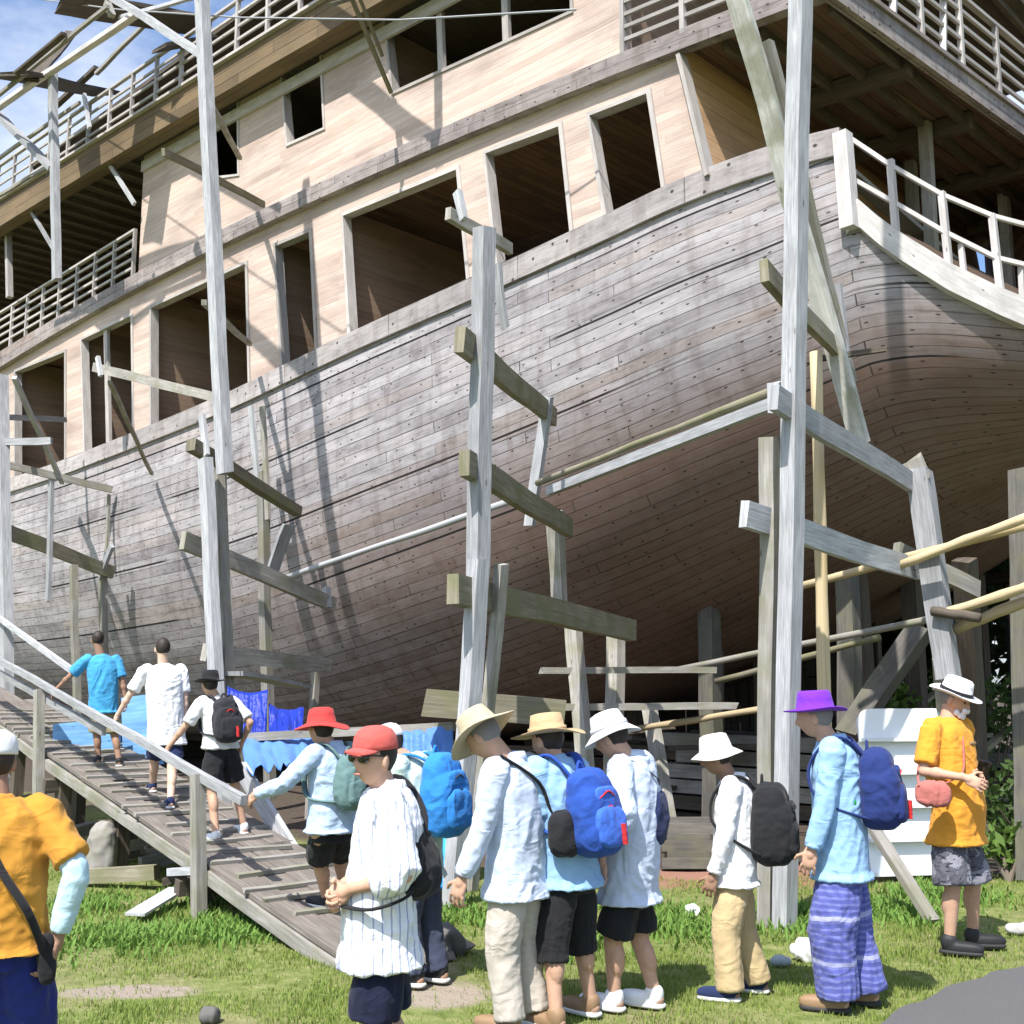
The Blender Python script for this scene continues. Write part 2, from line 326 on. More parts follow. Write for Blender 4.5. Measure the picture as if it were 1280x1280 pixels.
def build_hull():
    mb = MB(); mb.sm = True; ss = [-2.085, -2.06, -2.0, -1.9, -1.8] + [-1.7 + .1 * i for i in range(17)] + [-.03] + [0.0 + .2 * i for i in range(26)] + [5.2 + .5 * i for i in range(55)]
    rows = []; uvr = []
    for s in ss:
        qs = np.linspace(0, 1, 200); pts = [sect(s, q) for q in qs]; g = [0]
        for a, b in zip(pts, pts[1:]): g.append(g[-1] + math.hypot(a[0] - b[0], a[1] - b[1]))
        g0 = 0.0 if s >= -.001 else float(np.interp(-Edge(s), [-h for _, h in pts], g)); tg = np.maximum(np.linspace(0, 1, 34) * g[-1], g0); q2 = np.interp(tg, g, qs)
        rows.append([sect(s, q) for q in q2]); uvr.append(tg + .011 * max(0, 12 - s) ** 2 * np.minimum(tg / 4.5, 1))
    n = 34; vs = []; fs = []; uv = []; RISE = lambda s: (Ttop(0) - Tv(s) if s < 0 else 0) + .15 * max(0, 1.0 - s) ** 1.5
    for s, r in zip(ss, rows):
        vs += [ship(s, o, h) for o, h in r] + [ship(s, 2 * HB - o, h) for o, h in r[::-1]]
    for i in range(len(ss) - 1):
        for j in range(2 * n - 1):
            a = i * 2 * n + j; fs.append((a, a + 1, a + 1 + 2 * n, a + 2 * n))
            gj = lambda ii, jj: RISE(ss[ii]) + (uvr[ii][jj] if jj < n else uvr[ii][2 * n - 1 - jj] + 30)
            uv.append([(ss[i], gj(i, j)), (ss[i], gj(i, j + 1)), (ss[i + 1], gj(i + 1, j + 1)), (ss[i + 1], gj(i + 1, j))])
    mb.add(vs, fs, uv)
    # inner skin of the bulwark + deck
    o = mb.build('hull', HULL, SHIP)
    d = MB(); ss = [s for s in ss if s > -.001]
    d.add([ship(s, W0(s) + .12, Edge(s) - .03) for s in np.linspace(-2.0, 0, 12)] + [ship(s, 2 * HB - W0(s) - .12, Edge(s) - .03) for s in np.linspace(0, -2.0, 12)], [tuple(range(24))])
    for a, b in zip(ss[::3], ss[3::3]):
        h0, h1 = Ttop(a) - .72, Ttop(b) - .72; w0, w1 = W0(a) + .09, W0(b) + .09
        if w1 > HB - .3: break
        d.add([ship(a, w0, h0), ship(b, w1, h1), ship(b, 2 * HB - w1, h1), ship(a, 2 * HB - w0, h0)], [(0, 1, 2, 3)], [[(a, 0), (b, 0), (b, 8), (a, 8)]])
        for sg in (0, 1):
            f = (lambda w: w) if not sg else (lambda w: 2 * HB - w)
            d.add([ship(a, f(w0), h0), ship(b, f(w1), h1), ship(b, f(w1), Ttop(b)), ship(a, f(w0), Ttop(a))], [(0, 1, 2, 3)], [[(a, 9), (b, 9), (b, 9.7), (a, 9.7)]])
    d.build('main_deck', UNDER, SHIP)
    c = MB()                                     # bulwark cap: a thick rubbing plank standing proud of the side
    for a, b in zip(ss, ss[1:]):
        if a > 27: break
        A = lambda s, o, dh: ship(s, W0(s) + o, Ttop(s) + dh)
        for (o0, d0, o1, d1, v0, v1) in ((-.045, -.27, -.045, .03, 0, .30), (-.045, .03, .12, .03, .3, .46), (-.045, -.27, 0.02, -.27, .5, .56)):
            c.add([A(a, o0, d0), A(a, o1, d1), A(b, o1, d1), A(b, o0, d0)], [(0, 1, 2, 3)], [[(a, v0), (a, v1), (b, v1), (b, v0)]])
    c.build('bulwark_cap', planks('cap_planks', [(.33, .31, .3), (.4, .37, .36), (.46, .43, .42), (.36, .32, .3)], .30, 3.4, gap=.006, nails=True), SHIP)
    # white curved end beam and corner post
    e = MB(); th = [i / 60 * math.pi / 2 * .99 for i in range(61)]; L_ = [stern(x) for x in th]; L_ += [(s, 2 * HB - o) for s, o in L_[::-1]][1:]; rs = []
    for i, (s, o) in enumerate(L_):
        a = L_[max(i - 1, 0)]; b = L_[min(i + 1, len(L_) - 1)]; n_ = V((b[1] - a[1], a[0] - b[0])).normalized(); n_ = n_ if (n_.x * -1 + n_.y * (HB - o) * -1) < 99 else n_
        h = Edge(max(s, -2.1)); out = V((-(b[1] - a[1]), (b[0] - a[0]))).normalized()      # outward in (s, off)
        if out.x * (s - 1.0) + out.y * (o - HB) < 0: out = -out
        f = lambda d, z: ship(s + out.x * d, o + out.y * d, h + z)
        rs.append([f(.035, -.27), f(.05, .02), f(-.14, .02), f(-.14, -.27)])
    vs = [p for r in rs for p in r]; fs = []; uv = []
    for i in range(len(rs) - 1):
        for j in range(4):
            k = (j + 1) % 4; fs.append((i * 4 + j, i * 4 + k, i * 4 + 4 + k, i * 4 + 4 + j)); u = i * .13
            uv.append([(u, j * .2), (u, j * .2 + .2), (u + .13, j * .2 + .2), (u + .13, j * .2)])
    fs += [(0, 1, 2, 3), tuple(len(vs) - k for k in (1, 2, 3, 4))]; uv += [[(0, 0)] * 4] * 2
    e.add(vs, fs, uv); e.build('end_beam', WHITEW, SHIP)
    p = MB(); p.beam(ship(-.05, W0(0) - .01, 6.3), ship(-.02, W0(0) - .02, 7.33), .15, .15, up=ND); p.build('corner_post', WHITEW, SHIP)
build_hull()

def poly_wall(name, outer, holes, off, thick, m, uvs=1.0, parent=SHIP):
    """flat wall in the (s,h) plane with window openings cut through its thickness"""
    bm = bmesh.new(); es = []
    for lp in [outer] + holes:
        vs = [bm.verts.new((a, b, 0)) for a, b in lp]
        for i in range(len(vs)): es.append(bm.edges.new((vs[i], vs[(i + 1) % len(vs)])))
    bmesh.ops.triangle_fill(bm, use_beauty=True, use_dissolve=False, edges=es)
    mb = MB(); bm.verts.ensure_lookup_table(); idx = {v: i for i, v in enumerate(bm.verts)}
    co = [(v.co.x, v.co.y) for v in bm.verts]
    for o in (off, off + thick):
        mb.add([ship(a, o, b) for a, b in co], [[idx[v] for v in f.verts] for f in bm.faces], [[co[idx[v]] for v in f.verts] for f in bm.faces])
    bm.free()
    for lp in [outer] + holes:
        for i in range(len(lp)):
            a, b = lp[i], lp[(i + 1) % len(lp)]
            mb.add([ship(a[0], off, a[1]), ship(b[0], off, b[1]), ship(b[0], off + thick, b[1]), ship(a[0], off + thick, a[1])], [(0, 1, 2, 3)], [[(0, 0), (1, 0), (1, .1), (0, .1)]])
    return mb.build(name, m, parent)

WOFF = .13
LOW = [[(20, 465), (82, 440), (82, 588), (20, 612)], [(103, 425), (165, 395), (167, 560), (108, 588)], [(190, 385), (308, 330), (312, 492), (190, 545)],
       [(345, 308), (388, 290), (396, 450), (355, 468)], [(430, 270), (572, 212), (587, 372), (440, 435)], [(608, 192), (700, 158), (716, 310), (625, 345)], [(738, 145), (810, 117), (832, 258), (762, 285)]]
LOWQ = [[SH(x, y, WOFF) for x, y in q] for q in LOW]
UP = [[(352, 85), (400, 60), (405, 160), (360, 180)], [(258, 132), (297, 114), (298, 218), (262, 222)], [(480, 10), (712, -76), (714, 14), (492, 115)]]
UPQ = [[SH(x, y, WOFF) for x, y in q] for q in UP]
BT = [SH(x, y) for x, y in [(0, 440), (170, 340), (250, 300), (330, 255), (500, 190), (620, 135), (785, 62), (850, 30)]]
BB = [SH(x, y) for x, y in [(0, 459), (170, 360), (250, 320), (330, 276), (500, 207), (620, 153), (785, 86), (850, 60)]]
def fitline(pts):
    a = np.polyfit([p[0] for p in pts], [p[1] for p in pts], 2); return lambda s: float(np.polyval(a, min(max(s, -.5), 21)))
beltT, beltB = fitline(BT), fitline(BB)
c_up, c_lo = SH(850, 66, WOFF), SH(886, 222, WOFF)
wl = poly_wall('wall', [(c_lo[0] - .05, 6.6), (c_up[0], beltB(1.3) + .05)] + [(s, beltB(s) + .05) for s in (4, 7, 10, 13, 16, 20, 24)] + [(24, 5.5)] + [(s, min(Ttop(s) - .1, 6.7)) for s in (20, 16, 12, 8, 4)], LOWQ, WOFF, .07, WALL)
UL, UR = 14.0, SH(785, 20, WOFF)[0]
FB = [SH(x, y, -.0) for x, y in [(0, 280), (170, 175), (250, 130), (350, 75), (470, 0)]]
fascB = fitline(FB)
wu = poly_wall('wall', [(UR, beltT(UR) - .02), (UR, 11.75)] + [(s, 12.05) for s in (6, 10, UL)] + [(UL, beltT(UL) - .02)] + [(s, beltT(s) - .02) for s in (11, 8, 5)], UPQ, WOFF, .07, WALL)
def frame(q, par, w=.05, proud=.028, depth=.13):
    c = (sum(p[0] for p in q) / 4, sum(p[1] for p in q) / 4); mb = MB()
    n = 4
    for i in range(n):
        a, b = q[i], q[(i + 1) % n]
        ex = lambda p, k: (p[0] + (w if p[0] > c[0] else -w) * k, p[1] + (w if p[1] > c[1] else -w) * k)
        a2, b2 = ex(a, 1), ex(b, 1); a1, b1 = ex(a, -.12), ex(b, -.12); o0 = WOFF - proud; o1 = WOFF + depth
        P = [ship(a1[0], o0, a1[1]), ship(b1[0], o0, b1[1]), ship(b2[0], o0, b2[1]), ship(a2[0], o0, a2[1]), ship(a1[0], o1, a1[1]), ship(b1[0], o1, b1[1]), ship(b2[0], WOFF, b2[1]), ship(a2[0], WOFF, a2[1])]
        l = math.hypot(a[0] - b[0], a[1] - b[1]); u = random.random() * 9
        mb.add(P, [(0, 1, 2, 3), (0, 4, 5, 1), (3, 2, 6, 7)], [[(u, 0), (u + l, 0), (u + l, w), (u, w)], [(u, .2), (u, .4), (u + l, .4), (u + l, .2)], [(u, .5), (u + l, .5), (u + l, .53), (u, .53)]])
    mb.build('window_frame', LEDGE, par)
for q in LOWQ: frame(q, wl)
for q in UPQ: frame(q, wu, .04, .02)
for x0, y0, x1, y1, pr in ((548, -40, 553, 92, wu), (630, -60, 634, 52, wu), (133, 410, 137, 578, wl)):
    m = MB(); m.beam(S(x0, y0, WOFF + .05), S(x1, y1, WOFF + .05), .11 if y0 < 0 else .13, .06, up=ND); m.build('mullion', LEDGE, pr)
# interior of the storeys
p = MB()
for q in LOWQ[:5]:
    s = max(q[0][0], q[3][0]) + .09
    a = ship(s, WOFF + .075, 5.4); b = ship(s, 3.4, 5.4)
    p.add([a, b, b + V((0, 0, 3.35)), a + V((0, 0, 3.35))], [(0, 1, 2, 3)], [[(0, 5.4), (3.3, 5.4), (3.3, 8.75), (0, 8.75)]])
for q in UPQ[2:] + [[(UL - .1, 0)] * 4, [(UR + .1, 0)] * 4]:
    s = q[0][0] + (.12 if len(set(q)) > 1 else 0)
    a = ship(s, WOFF + .075, 9); b = ship(s, 3.4, 9)
    p.add([a, b, b + V((0, 0, 2.9)), a + V((0, 0, 2.9))], [(0, 1, 2, 3)], [[(0, 0), (3.3, 0), (3.3, 2.9), (0, 2.9)]])
p.build('partition', INNER, SHIP); p = MB()
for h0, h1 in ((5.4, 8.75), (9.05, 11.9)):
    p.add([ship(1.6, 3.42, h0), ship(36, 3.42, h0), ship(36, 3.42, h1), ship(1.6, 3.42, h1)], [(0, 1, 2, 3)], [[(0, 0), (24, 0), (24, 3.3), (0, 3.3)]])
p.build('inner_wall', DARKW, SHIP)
b = MB(); s0 = c_lo[0] - .0
bh = [(c_up[0] - .02, WOFF + .08), (c_up[0] - .02, 2 * HB - .2)]
b.add([ship(c_lo[0] - .02, WOFF + .0, 6.3), ship(c_lo[0] - .02, 2 * HB - .4, 6.3), ship(c_up[0] - .02, 2 * HB - .4, 8.95), ship(c_up[0] - .02, WOFF + .0, 8.95)], [(0, 1, 2, 3)], [[(0, 0), (8, 0), (8, 2.6), (0, 2.6)]])
b.build('aft_bulkhead', planks('bulkhead_boards', [(.45, .27, .14), (.52, .33, .18), (.56, .37, .21), (.46, .29, .16)], .2, 4, gap=.003), SHIP)
m = MB(); m.beam(ship(c_lo[0] - .04, WOFF - .03, c_lo[1] - .02), ship(c_up[0] - .04, WOFF - .03, beltB(1.3)), .16, .05, up=LD); m.build('corner_board', LEDGE, SHIP)
# mid deck slab with belt fascia, upper deck slab
def slab(name, s0, s1, o0, o1, h, th, m, hf=None):
    mb = MB(); n = max(2, int((s1 - s0) / 1.5)); hs = [(s0 + (s1 - s0) * i / n) for i in range(n + 1)]; hf = hf or (lambda s: h)
    for a, b in zip(hs, hs[1:]):
        for dz in (0, th): mb.add([ship(a, o0, hf(a) + dz), ship(b, o0, hf(b) + dz), ship(b, o1, hf(b) + dz), ship(a - (.068 * o1 if a == hs[0] and name == 'mid_deck' else 0), o1, hf(a) + dz)], [(0, 1, 2, 3)], [[(o0, a), (o0, b), (o1, b), (o1, a)]])
        for o in (o0, o1): mb.add([ship(a, o, hf(a)), ship(b, o, hf(b)), ship(b, o, hf(b) + th), ship(a, o, hf(a) + th)], [(0, 1, 2, 3)], [[(a, 0), (b, 0), (b, th), (a, th)]])
    for s in (s0, s1): mb.add([ship(s, o0, hf(s)), ship(s, o1, hf(s)), ship(s, o1, hf(s) + th), ship(s, o0, hf(s) + th)], [(0, 1, 2, 3)], [[(o0, 0), (o1, 0), (o1, th), (o0, th)]])
    return mb.build(name, m, SHIP)
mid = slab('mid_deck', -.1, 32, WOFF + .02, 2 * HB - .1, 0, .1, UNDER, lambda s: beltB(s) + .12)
bl = MB(); hs = np.linspace(-.14, 25, 60)
for a, c in zip(hs, hs[1:]):
    for (o, h0, h1) in ((-.0, beltB, beltT),):
        bl.add([ship(a, o, h0(a)), ship(c, o, h0(c)), ship(c, o, h1(c)), ship(a, o, h1(a))], [(0, 1, 2, 3)], [[(a, .04), (c, .04), (c, .36), (a, .36)]])
        bl.add([ship(a, o, h1(a)), ship(c, o, h1(c)), ship(c, o + .14, h1(c)), ship(a, o + .14, h1(a))], [(0, 1, 2, 3)], [[(a, 2), (c, 2), (c, 2.13), (a, 2.13)]])
        bl.add([ship(a, o, h0(a)), ship(c, o, h0(c)), ship(c, o + .14, h0(c)), ship(a, o + .14, h0(a))], [(0, 1, 2, 3)], [[(a, 3), (c, 3), (c, 3.13), (a, 3.13)]])
bl.build('belt_beam', GREYB, SHIP)
j = MB()      # deck beams under the overhang: joists across and girders along
for s in np.arange(-.1, 1.2, .42): j.beam(ship(s, .3, beltB(s) + .05), ship(s, 2 * HB - .3, beltB(s) + .05), .07, .14)
for o in (1.9, 3.6, 5.4, 7.2): j.beam(ship(-.2, o, beltB(0) + .0), ship(1.3, o, beltB(1) + .0), .14, .2)
j.build('deck_beam', DARKW, SHIP)
def edge_pts(p0, p1, n): return [p0.lerp(p1, i / (n - 1)) for i in range(n)]
# aft edge of mid deck: pale grey edge beam and railing
e = MB(); hA = beltB(-.3); AE = lambda o, d, z: ship(-.16 - .068 * o - d, o, hA + z)
e.beam(AE(-.02, .04, .12), AE(2 * HB, .04, .12), .10, .26); e.beam(AE(-.02, .1, .27), AE(2 * HB, .1, .27), .06, .05)
e.build('edge_beam', GREYB, SHIP)
def railing(p0, p1, hgt, nr, npost, m, w=.045, pw=.06, name='railing', par=SHIP, skip=()):
    o = MB()
    for k in range(nr):
        z = V((0, 0, hgt * (k + 1) / nr)); o.beam(p0 + z, p1 + z, .035 if k < nr - 1 else .07, w)
    r = o.build(name, m, par)
    for i, p in enumerate(edge_pts(p0, p1, npost)):
        q = MB(); q.beam(p + V((0, 0, -.05)), p + V((0, 0, hgt + .02)), pw, pw, up=ND); q.build('railing_post', m, r)
    return r
railing(AE(.02, .06, .3), AE(2 * HB - .1, .06, .3), .95, 5, 10, RAILW)
a0, a1 = UR - .02, -.3
railing(ship(UR, .03, beltT(UR)), ship(-.15, .03, beltT(-.15)), .95, 6, 4, RAILW)
for o_, s_ in ((1.1, -.25), (2.2, -.2)):
    m = MB(); m.beam(AE(o_ + .15, .08, .3), AE(o_ + .75, -.1, 2.4), .07, .07); m.build('stanchion', WHITEW, SHIP)
# mid deck side railing forward of the upper wall
railing(ship(UL + .05, .05, beltT(UL)), ship(23.5, .05, beltT(23)), .92, 5, 13, RAILW)
# upper deck
OV = -.35
FB2 = [SH(x, y, OV) for x, y in [(0, 283), (170, 178), (250, 133), (350, 78), (470, 3)]]; fb_ = fitline(FB2); fb = lambda s: fb_(max(s, 5))
FT2 = [SH(x, y, OV) for x, y in [(0, 252), (100, 190), (170, 147), (250, 97), (400, 5)]]; ft_ = fitline(FT2); ft = lambda s: ft_(max(s, 5))
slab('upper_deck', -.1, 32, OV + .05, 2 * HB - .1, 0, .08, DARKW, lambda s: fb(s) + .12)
fa = MB(); hs = np.linspace(-.1, 32, 66)
for a, c in zip(hs, hs[1:]):
    fa.add([ship(a, OV, fb(a)), ship(c, OV, fb(c)), ship(c, OV, ft(c)), ship(a, OV, ft(a))], [(0, 1, 2, 3)], [[(a, 0), (c, 0), (c, .45), (a, .45)]])
    fa.add([ship(a, OV, fb(a)), ship(c, OV, fb(c)), ship(c, OV + .3, fb(c)), ship(a, OV + .3, fb(a))], [(0, 1, 2, 3)], [[(a, 1), (c, 1), (c, 1.3), (a, 1.3)]])
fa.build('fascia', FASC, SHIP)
fe = MB()
for a, c in zip(hs, hs[1:]): fe.beam(ship(a, OV - .03, ft(a) + .02), ship(c, OV - .03, ft(c) + .02), .09, .05)
fe.build('fascia_cap', LEDGE, SHIP)
cs = MB()
for a, c in zip(np.linspace(2.3, UL, 20), np.linspace(2.3, UL, 20)[1:]): cs.beam(ship(a, .1, fb(a) - .12), ship(c, .1, fb(c) - .12), .05, .2)
cs.build('cornice', LEDGE, SHIP)
railing(ship(3, OV + .03, ft(3) + .05), ship(23.5, OV + .03, ft(23) + .05), .95, 4, 24, RAILW)
jj = MB()
for s in np.arange(.1, UR, .5): jj.beam(ship(s, OV + .1, fb(s) + .07), ship(s, 2 * HB - .3, fb(s) + .07), .07, .14)
jj.build('deck_beam', DARKW, SHIP); jj = MB()
for s in np.arange(UL + .3, 32, .55): jj.beam(ship(s, OV + .1, fb(s) + .07), ship(s, 3.3, fb(s) + .07), .06, .12)
jj.build('deck_beam', DARKW, SHIP)
for px, y0, y1 in ((10, 282, 372), (70, 245, 335)):
    m = MB(); m.beam(S(px, y0, .06), S(px + 2, y1, .06), .12, .12, up=ND); m.build('deck_post', RAILW, SHIP)
for (x0, y0, x1, y1) in ((120, 178, 168, 255), (25, 240, 75, 325)):
    m = MB(); m.beam(S(x0, y0, -.3), S(x1, y1, -.05), .08, .05, up=ND); m.build('deck_brace', PALE, SHIP)
# roof over the middle
slab('roof_deck', 3, 22, 1.2, 2 * HB - 1.2, 14.4, .1, DARKW)
# aft rail on the hull end beam
def E(px, py, s=.1): return on_stern(px, py, s)[2]
rl = MB()
for pts in ([(1048, 170), (1113, 207), (1178, 244), (1240, 270), (1285, 282), (1330, 292)], [(1062, 222), (1115, 252), (1180, 290), (1244, 322), (1285, 332), (1330, 344)]):
    for a, c in zip(pts, pts[1:]): rl.beam(E(*a), E(*c), .04, .045)
rl = rl.build('end_railing', WHITEW, SHIP)
for x0, y0, x1, y1 in ((1113, 200, 1121, 306), (1177, 240, 1187, 342), (1240, 268, 1252, 378), (1318, 285, 1325, 400)):
    m = MB(); m.beam(E(x0, y0), E(x1, y1), .065, .065, up=LD); m.build('railing_post', WHITEW, rl)
for x0, y0, x1, y1 in ((1201, 305, 1206, 352), (1276, 332, 1279, 392)):
    m = MB(); m.beam(E(x0, y0, .16), E(x1, y1, .16), .05, .05, up=LD); m.build('railing_post', WHITEW, rl)
m = MB(); o_ = 2 * HB - .3; m.add([ship(-1.6, 4.4, 5.0), ship(1.5, o_, 5.0), ship(1.5, o_, 8.7), ship(-1.6, 4.4, 8.7), ship(-1.6, 4.48, 5.0), ship(1.5, o_ + .08, 5.0), ship(1.5, o_ + .08, 8.7), ship(-1.6, 4.48, 8.7)], [(0, 1, 2, 3), (7, 6, 5, 4), (0, 4, 5, 1), (3, 2, 6, 7), (0, 3, 7, 4), (1, 5, 6, 2)], [[(0, 0), (4, 0), (4, 2.7), (0, 2.7)]] * 6)
m.build('deck_screen', UNDER, SHIP)
# posts under the aft overhang
for o_, s_ in ((3.4, .3), (4.3, .9), (6.2, .4)):
    m = MB(); m.beam(ship(s_, o_, 6.5), ship(s_, o_, hA + .1), .13, .13, up=ND); m.build('deck_post', GREY, SHIP)

# loose things on the aft deck
def thing1(mb, name, m, label, cat, group=None, kind=None):
    o = mb.build(name, m); return tag(o, label, cat, group, kind)
m = MB()
for k in range(3): m.beam(ship(.35 + k * .03, 1.0 + k * .16, 6.5), ship(.15 + k * .03, .92 + k * .16, 7.35 - .05 * k), .15, .03, up=LD)
thing1(m, 'board_stack', WALL, 'pinkish new boards leaning behind the white railing at the ship corner', 'boards')
m = MB(); m.beam(ship(.5, 1.2, 7.5), ship(.4, 5.0, 7.0), .18, .05); m.beam(ship(.55, 1.3, 7.2), ship(.5, 4.8, 6.8), .2, .04)
thing1(m, 'plank_pile', GREY, 'long grey planks resting along the inside of the white aft railing', 'planks')
# ------------------------------------------------------------------ scaffolding
def scaf(label, base, members, bolts=None):
    root = empty('scaffold_tower', base, label, 'scaffold', 'timber scaffold frames along the hull')
    for kind, a, c, w, h, m in members:
        mb = MB(); mb.beam(a, c, w, h, up=(ND if kind in ('post', 'slat') else V((0, 0, 1))), roll=R(random.uniform(-6, 6)) if kind != 'plank' else 0, taper=random.uniform(.86, 1.0), rough=.012)
        mb.build(kind, m, root)
    return root
def B(x0, y0, o0, x1, y1, o1): return S(x0, y0, o0), S(x1, y1, o1)
g = gnd(980, 1160); oR = (g - C0).dot(ND)
g2 = gnd(958, 1156); oR2 = (g2 - C0).dot(ND)
scaf('tall scaffold frame with a white squared post at the right, behind the purple hat', (g.x, g.y, 0), [
    ('post', g + (S(1000, -40, oR) - g) * 1.62, g - V((0, 0, .05)), .135, .15, PALE),
    ('post', S(962, 546, oR2 + .02), g2 - V((0, 0, .05)), .12, .12, GREY),
    ('slat', *B(968, 478, oR - .05, 968, 516, oR - .05), .1, .06, PALE),
    ('post', *B(918, -15, oR + .5, 1076, 556, -.25), .17, .1, WORN),
    ('brace', *B(957, 55, oR + .8, 1062, 475, -.15), .14, .07, GREY),
    ('crossbeam', *B(955, 338, oR - .2, 1057, 450, -.2), .07, .19, MOSS),
    ('crossbeam', *B(968, 497, oR - .3, 1142, 606, .35), .07, .19, PALE),
    ('crossbeam', *B(930, 642, oR - .35, 1150, 712, .5), .08, .2, PALE),
    ('crossbeam', *B(1120, 690, .3, 1222, 738, 1.2), .08, .19, GREY),
    ('slat', *B(1045, 356, -.3, 1068, 545, -.2), .1, .05, PALE),
    ('brace', *B(1000, 452, -.6, 1108, 436, -.1), .05, .05, DARKW),
    ('post', *B(1148, 588, .32, 1186, 850, .32), .2, .16, PALE),
    ('post', S(1180, 820, .34), gnd(1200, 1060) , .16, .14, GREY),
    ('slat', *B(1138, 575, .28, 1150, 600, .28), .22, .05, GREY),
])
gm = gnd(566, 1130); oM = (gm - C0).dot(ND)
scaf('scaffold frame with one white pole beside the tan hat, middle of the hull', (gm.x, gm.y, 0), [
    ('post', S(606, 285, oM + .1), S(597, 720, oM + .05), .15, .14, PALE),
    ('post', S(598, 700, oM + .0), gm - V((0, 0, .05)), .135, .13, PALE),
    ('post', S(627, 705, oM + .3), gnd(590, 1112) - V((0, 0, .05)), .09, .09, GREY),
    ('plank', *B(560, 266, oM, 638, 312, oM + .9), .06, .12, GREY),
    ('slat', *B(572, 240, oM - .05, 580, 275, oM - .05), .08, .05, PALE),
    ('slat', *B(622, 330, oM + .6, 632, 410, oM + .7), .1, .04, PALE),
    ('crossbeam', *B(574, 424, oM - .25, 692, 522, -.4), .09, .22, MOSS),
    ('crossbeam', *B(580, 578, oM - .2, 712, 660, -.3), .09, .22, MOSS),
    ('crossbeam', *B(566, 736, oM - .3, 790, 788, .5), .1, .24, MOSS),
    ('slat', *B(684, 496, -.75, 662, 656, -.75), .13, .06, PALE),
    ('post', *B(693, 640, -.25, 700, 775, -.05), .17, .12, GREY),
    ('post', S(716, 770, .0), gnd(742, 1085), .16, .12, GREY),
    ('post', S(770, 780, .7), gnd(765, 1060), .17, .14, GREY),
])
SUND = V((math.sin(R(27)) * math.cos(R(56)), math.cos(R(27)) * math.cos(R(56)), -math.sin(R(56))))
def SUNW(px, py): return S(px, py, WOFF) - SUND * 3.3      # upper scaffold members standing above the wall
gl = gnd(287, 1046); oL = -2.45
gl = S(287, 1042, oL); gl.z = 0
scaf('tallest scaffold frame with a white post rising past the sky, left', gl, [
    ('post', *B(243, -200, oL, 281, 592, oL), .16, .14, PALE),
    ('post', S(256, 575, oL - .18), S(281, 1040, oL - .1), .16, .12, PALE),
    ('post', S(274, 590, oL + .08), S(290, 1042, oL + .08), .14, .12, GREY),
    ('slat', *B(252, 518, oL - .1, 258, 570, oL - .1), .09, .05, PALE),
    ('brace', *B(120, -18, oL - .1, 257, 72, oL), .14, .1, PALE),
    ('plank', *B(204, 190, oL - .3, 330, 256, -.2), .05, .1, MOSS),
    ('brace', SUNW(415, 80), SUNW(556, 192), .2, .1, GREY),
    ('slat', SUNW(548, 60), SUNW(550, 205), .14, .08, GREY),
    ('brace', SUNW(395, 55), SUNW(490, 40), .16, .08, GREY),
    ('brace', *B(262, 128, oL, 300, 198, -.3), .07, .06, GREY),
    ('brace', *B(255, 378, oL, 312, 430, -.2), .07, .07, GREY),
    ('plank', *B(118, 459, oL, 282, 500, oL + .25), .06, .13, GREY),
    ('slat', *B(122, 446, oL - .04, 126, 470, oL - .04), .06, .05, PALE),
    ('brace', *B(137, 478, oL + .1, 190, 592, -.1), .06, .06, GREY),
    ('crossbeam', *B(238, 556, oL - .3, 373, 640, -.25), .14, .15, MOSS),
    ('crossbeam', *B(229, 676, oL - .35, 418, 756, .0), .08, .22, GREY),
    ('crossbeam', *B(255, 815, oL - .2, 412, 832, -.3), .08, .2, GREY),
    ('plank', *B(288, 842, oL, 378, 858, -.6), .3, .05, PALE),
    ('slat', *B(314, 508, -.6, 322, 606, -.55), .1, .05, PALE),
    ('slat', *B(328, 508, -.55, 335, 650, -.5), .1, .05, GREY),
    ('post', S(328, 590, -.5), S(338, 1000, -.3), .15, .12, GREY),
    ('brace', *B(362, 655, -.45, 340, 716, -.5), .2, .06, PALE),
    ('slat', *B(408, 735, -.15, 410, 760, -.15), .1, .08, PALE),
    ('post', S(395, 835, -.35), S(383, 1085, -.6), .1, .08, GREY),
])
oE = -2.2; ge = S(0, 1010, oE); ge.z = 0
scaf('leftmost scaffold frame with white post, cropped by the picture edge', ge, [
    ('post', S(2, 470, oE), S(12, 1010, oE), .2, .16, PALE),
    ('crossbeam', *B(2, 662, oE, 142, 716, -.1), .1, .24, MOSS),
    ('crossbeam', *B(-30, 572, oE, 140, 612, -.1), .07, .13, GREY),
    ('plank', *B(-5, 521, oE, 82, 525, -.5), .06, .1, PALE),
    ('plank', *B(-5, 552, oE - .1, 64, 551, oE + .5), .06, .12, PALE),
    ('brace', *B(18, 472, oE, 78, 604, -.4), .08, .07, PALE),
    ('slat', *B(64, 600, oE + .7, 60, 752, oE + .7), .11, .06, PALE),
    ('slat', *B(136, 618, -.1, 133, 690, -.1), .06, .05, GREY),
    ('slat', *B(140, 682, -.3, 125, 722, -.3), .12, .06, PALE),
    ('post', S(92, 706, oE + 1.1), S(97, 1000, oE + 1.1), .13, .1, GREY),
    ('post', S(128, 715, -.25), S(135, 1000, -.1), .16, .1, GREY),
])
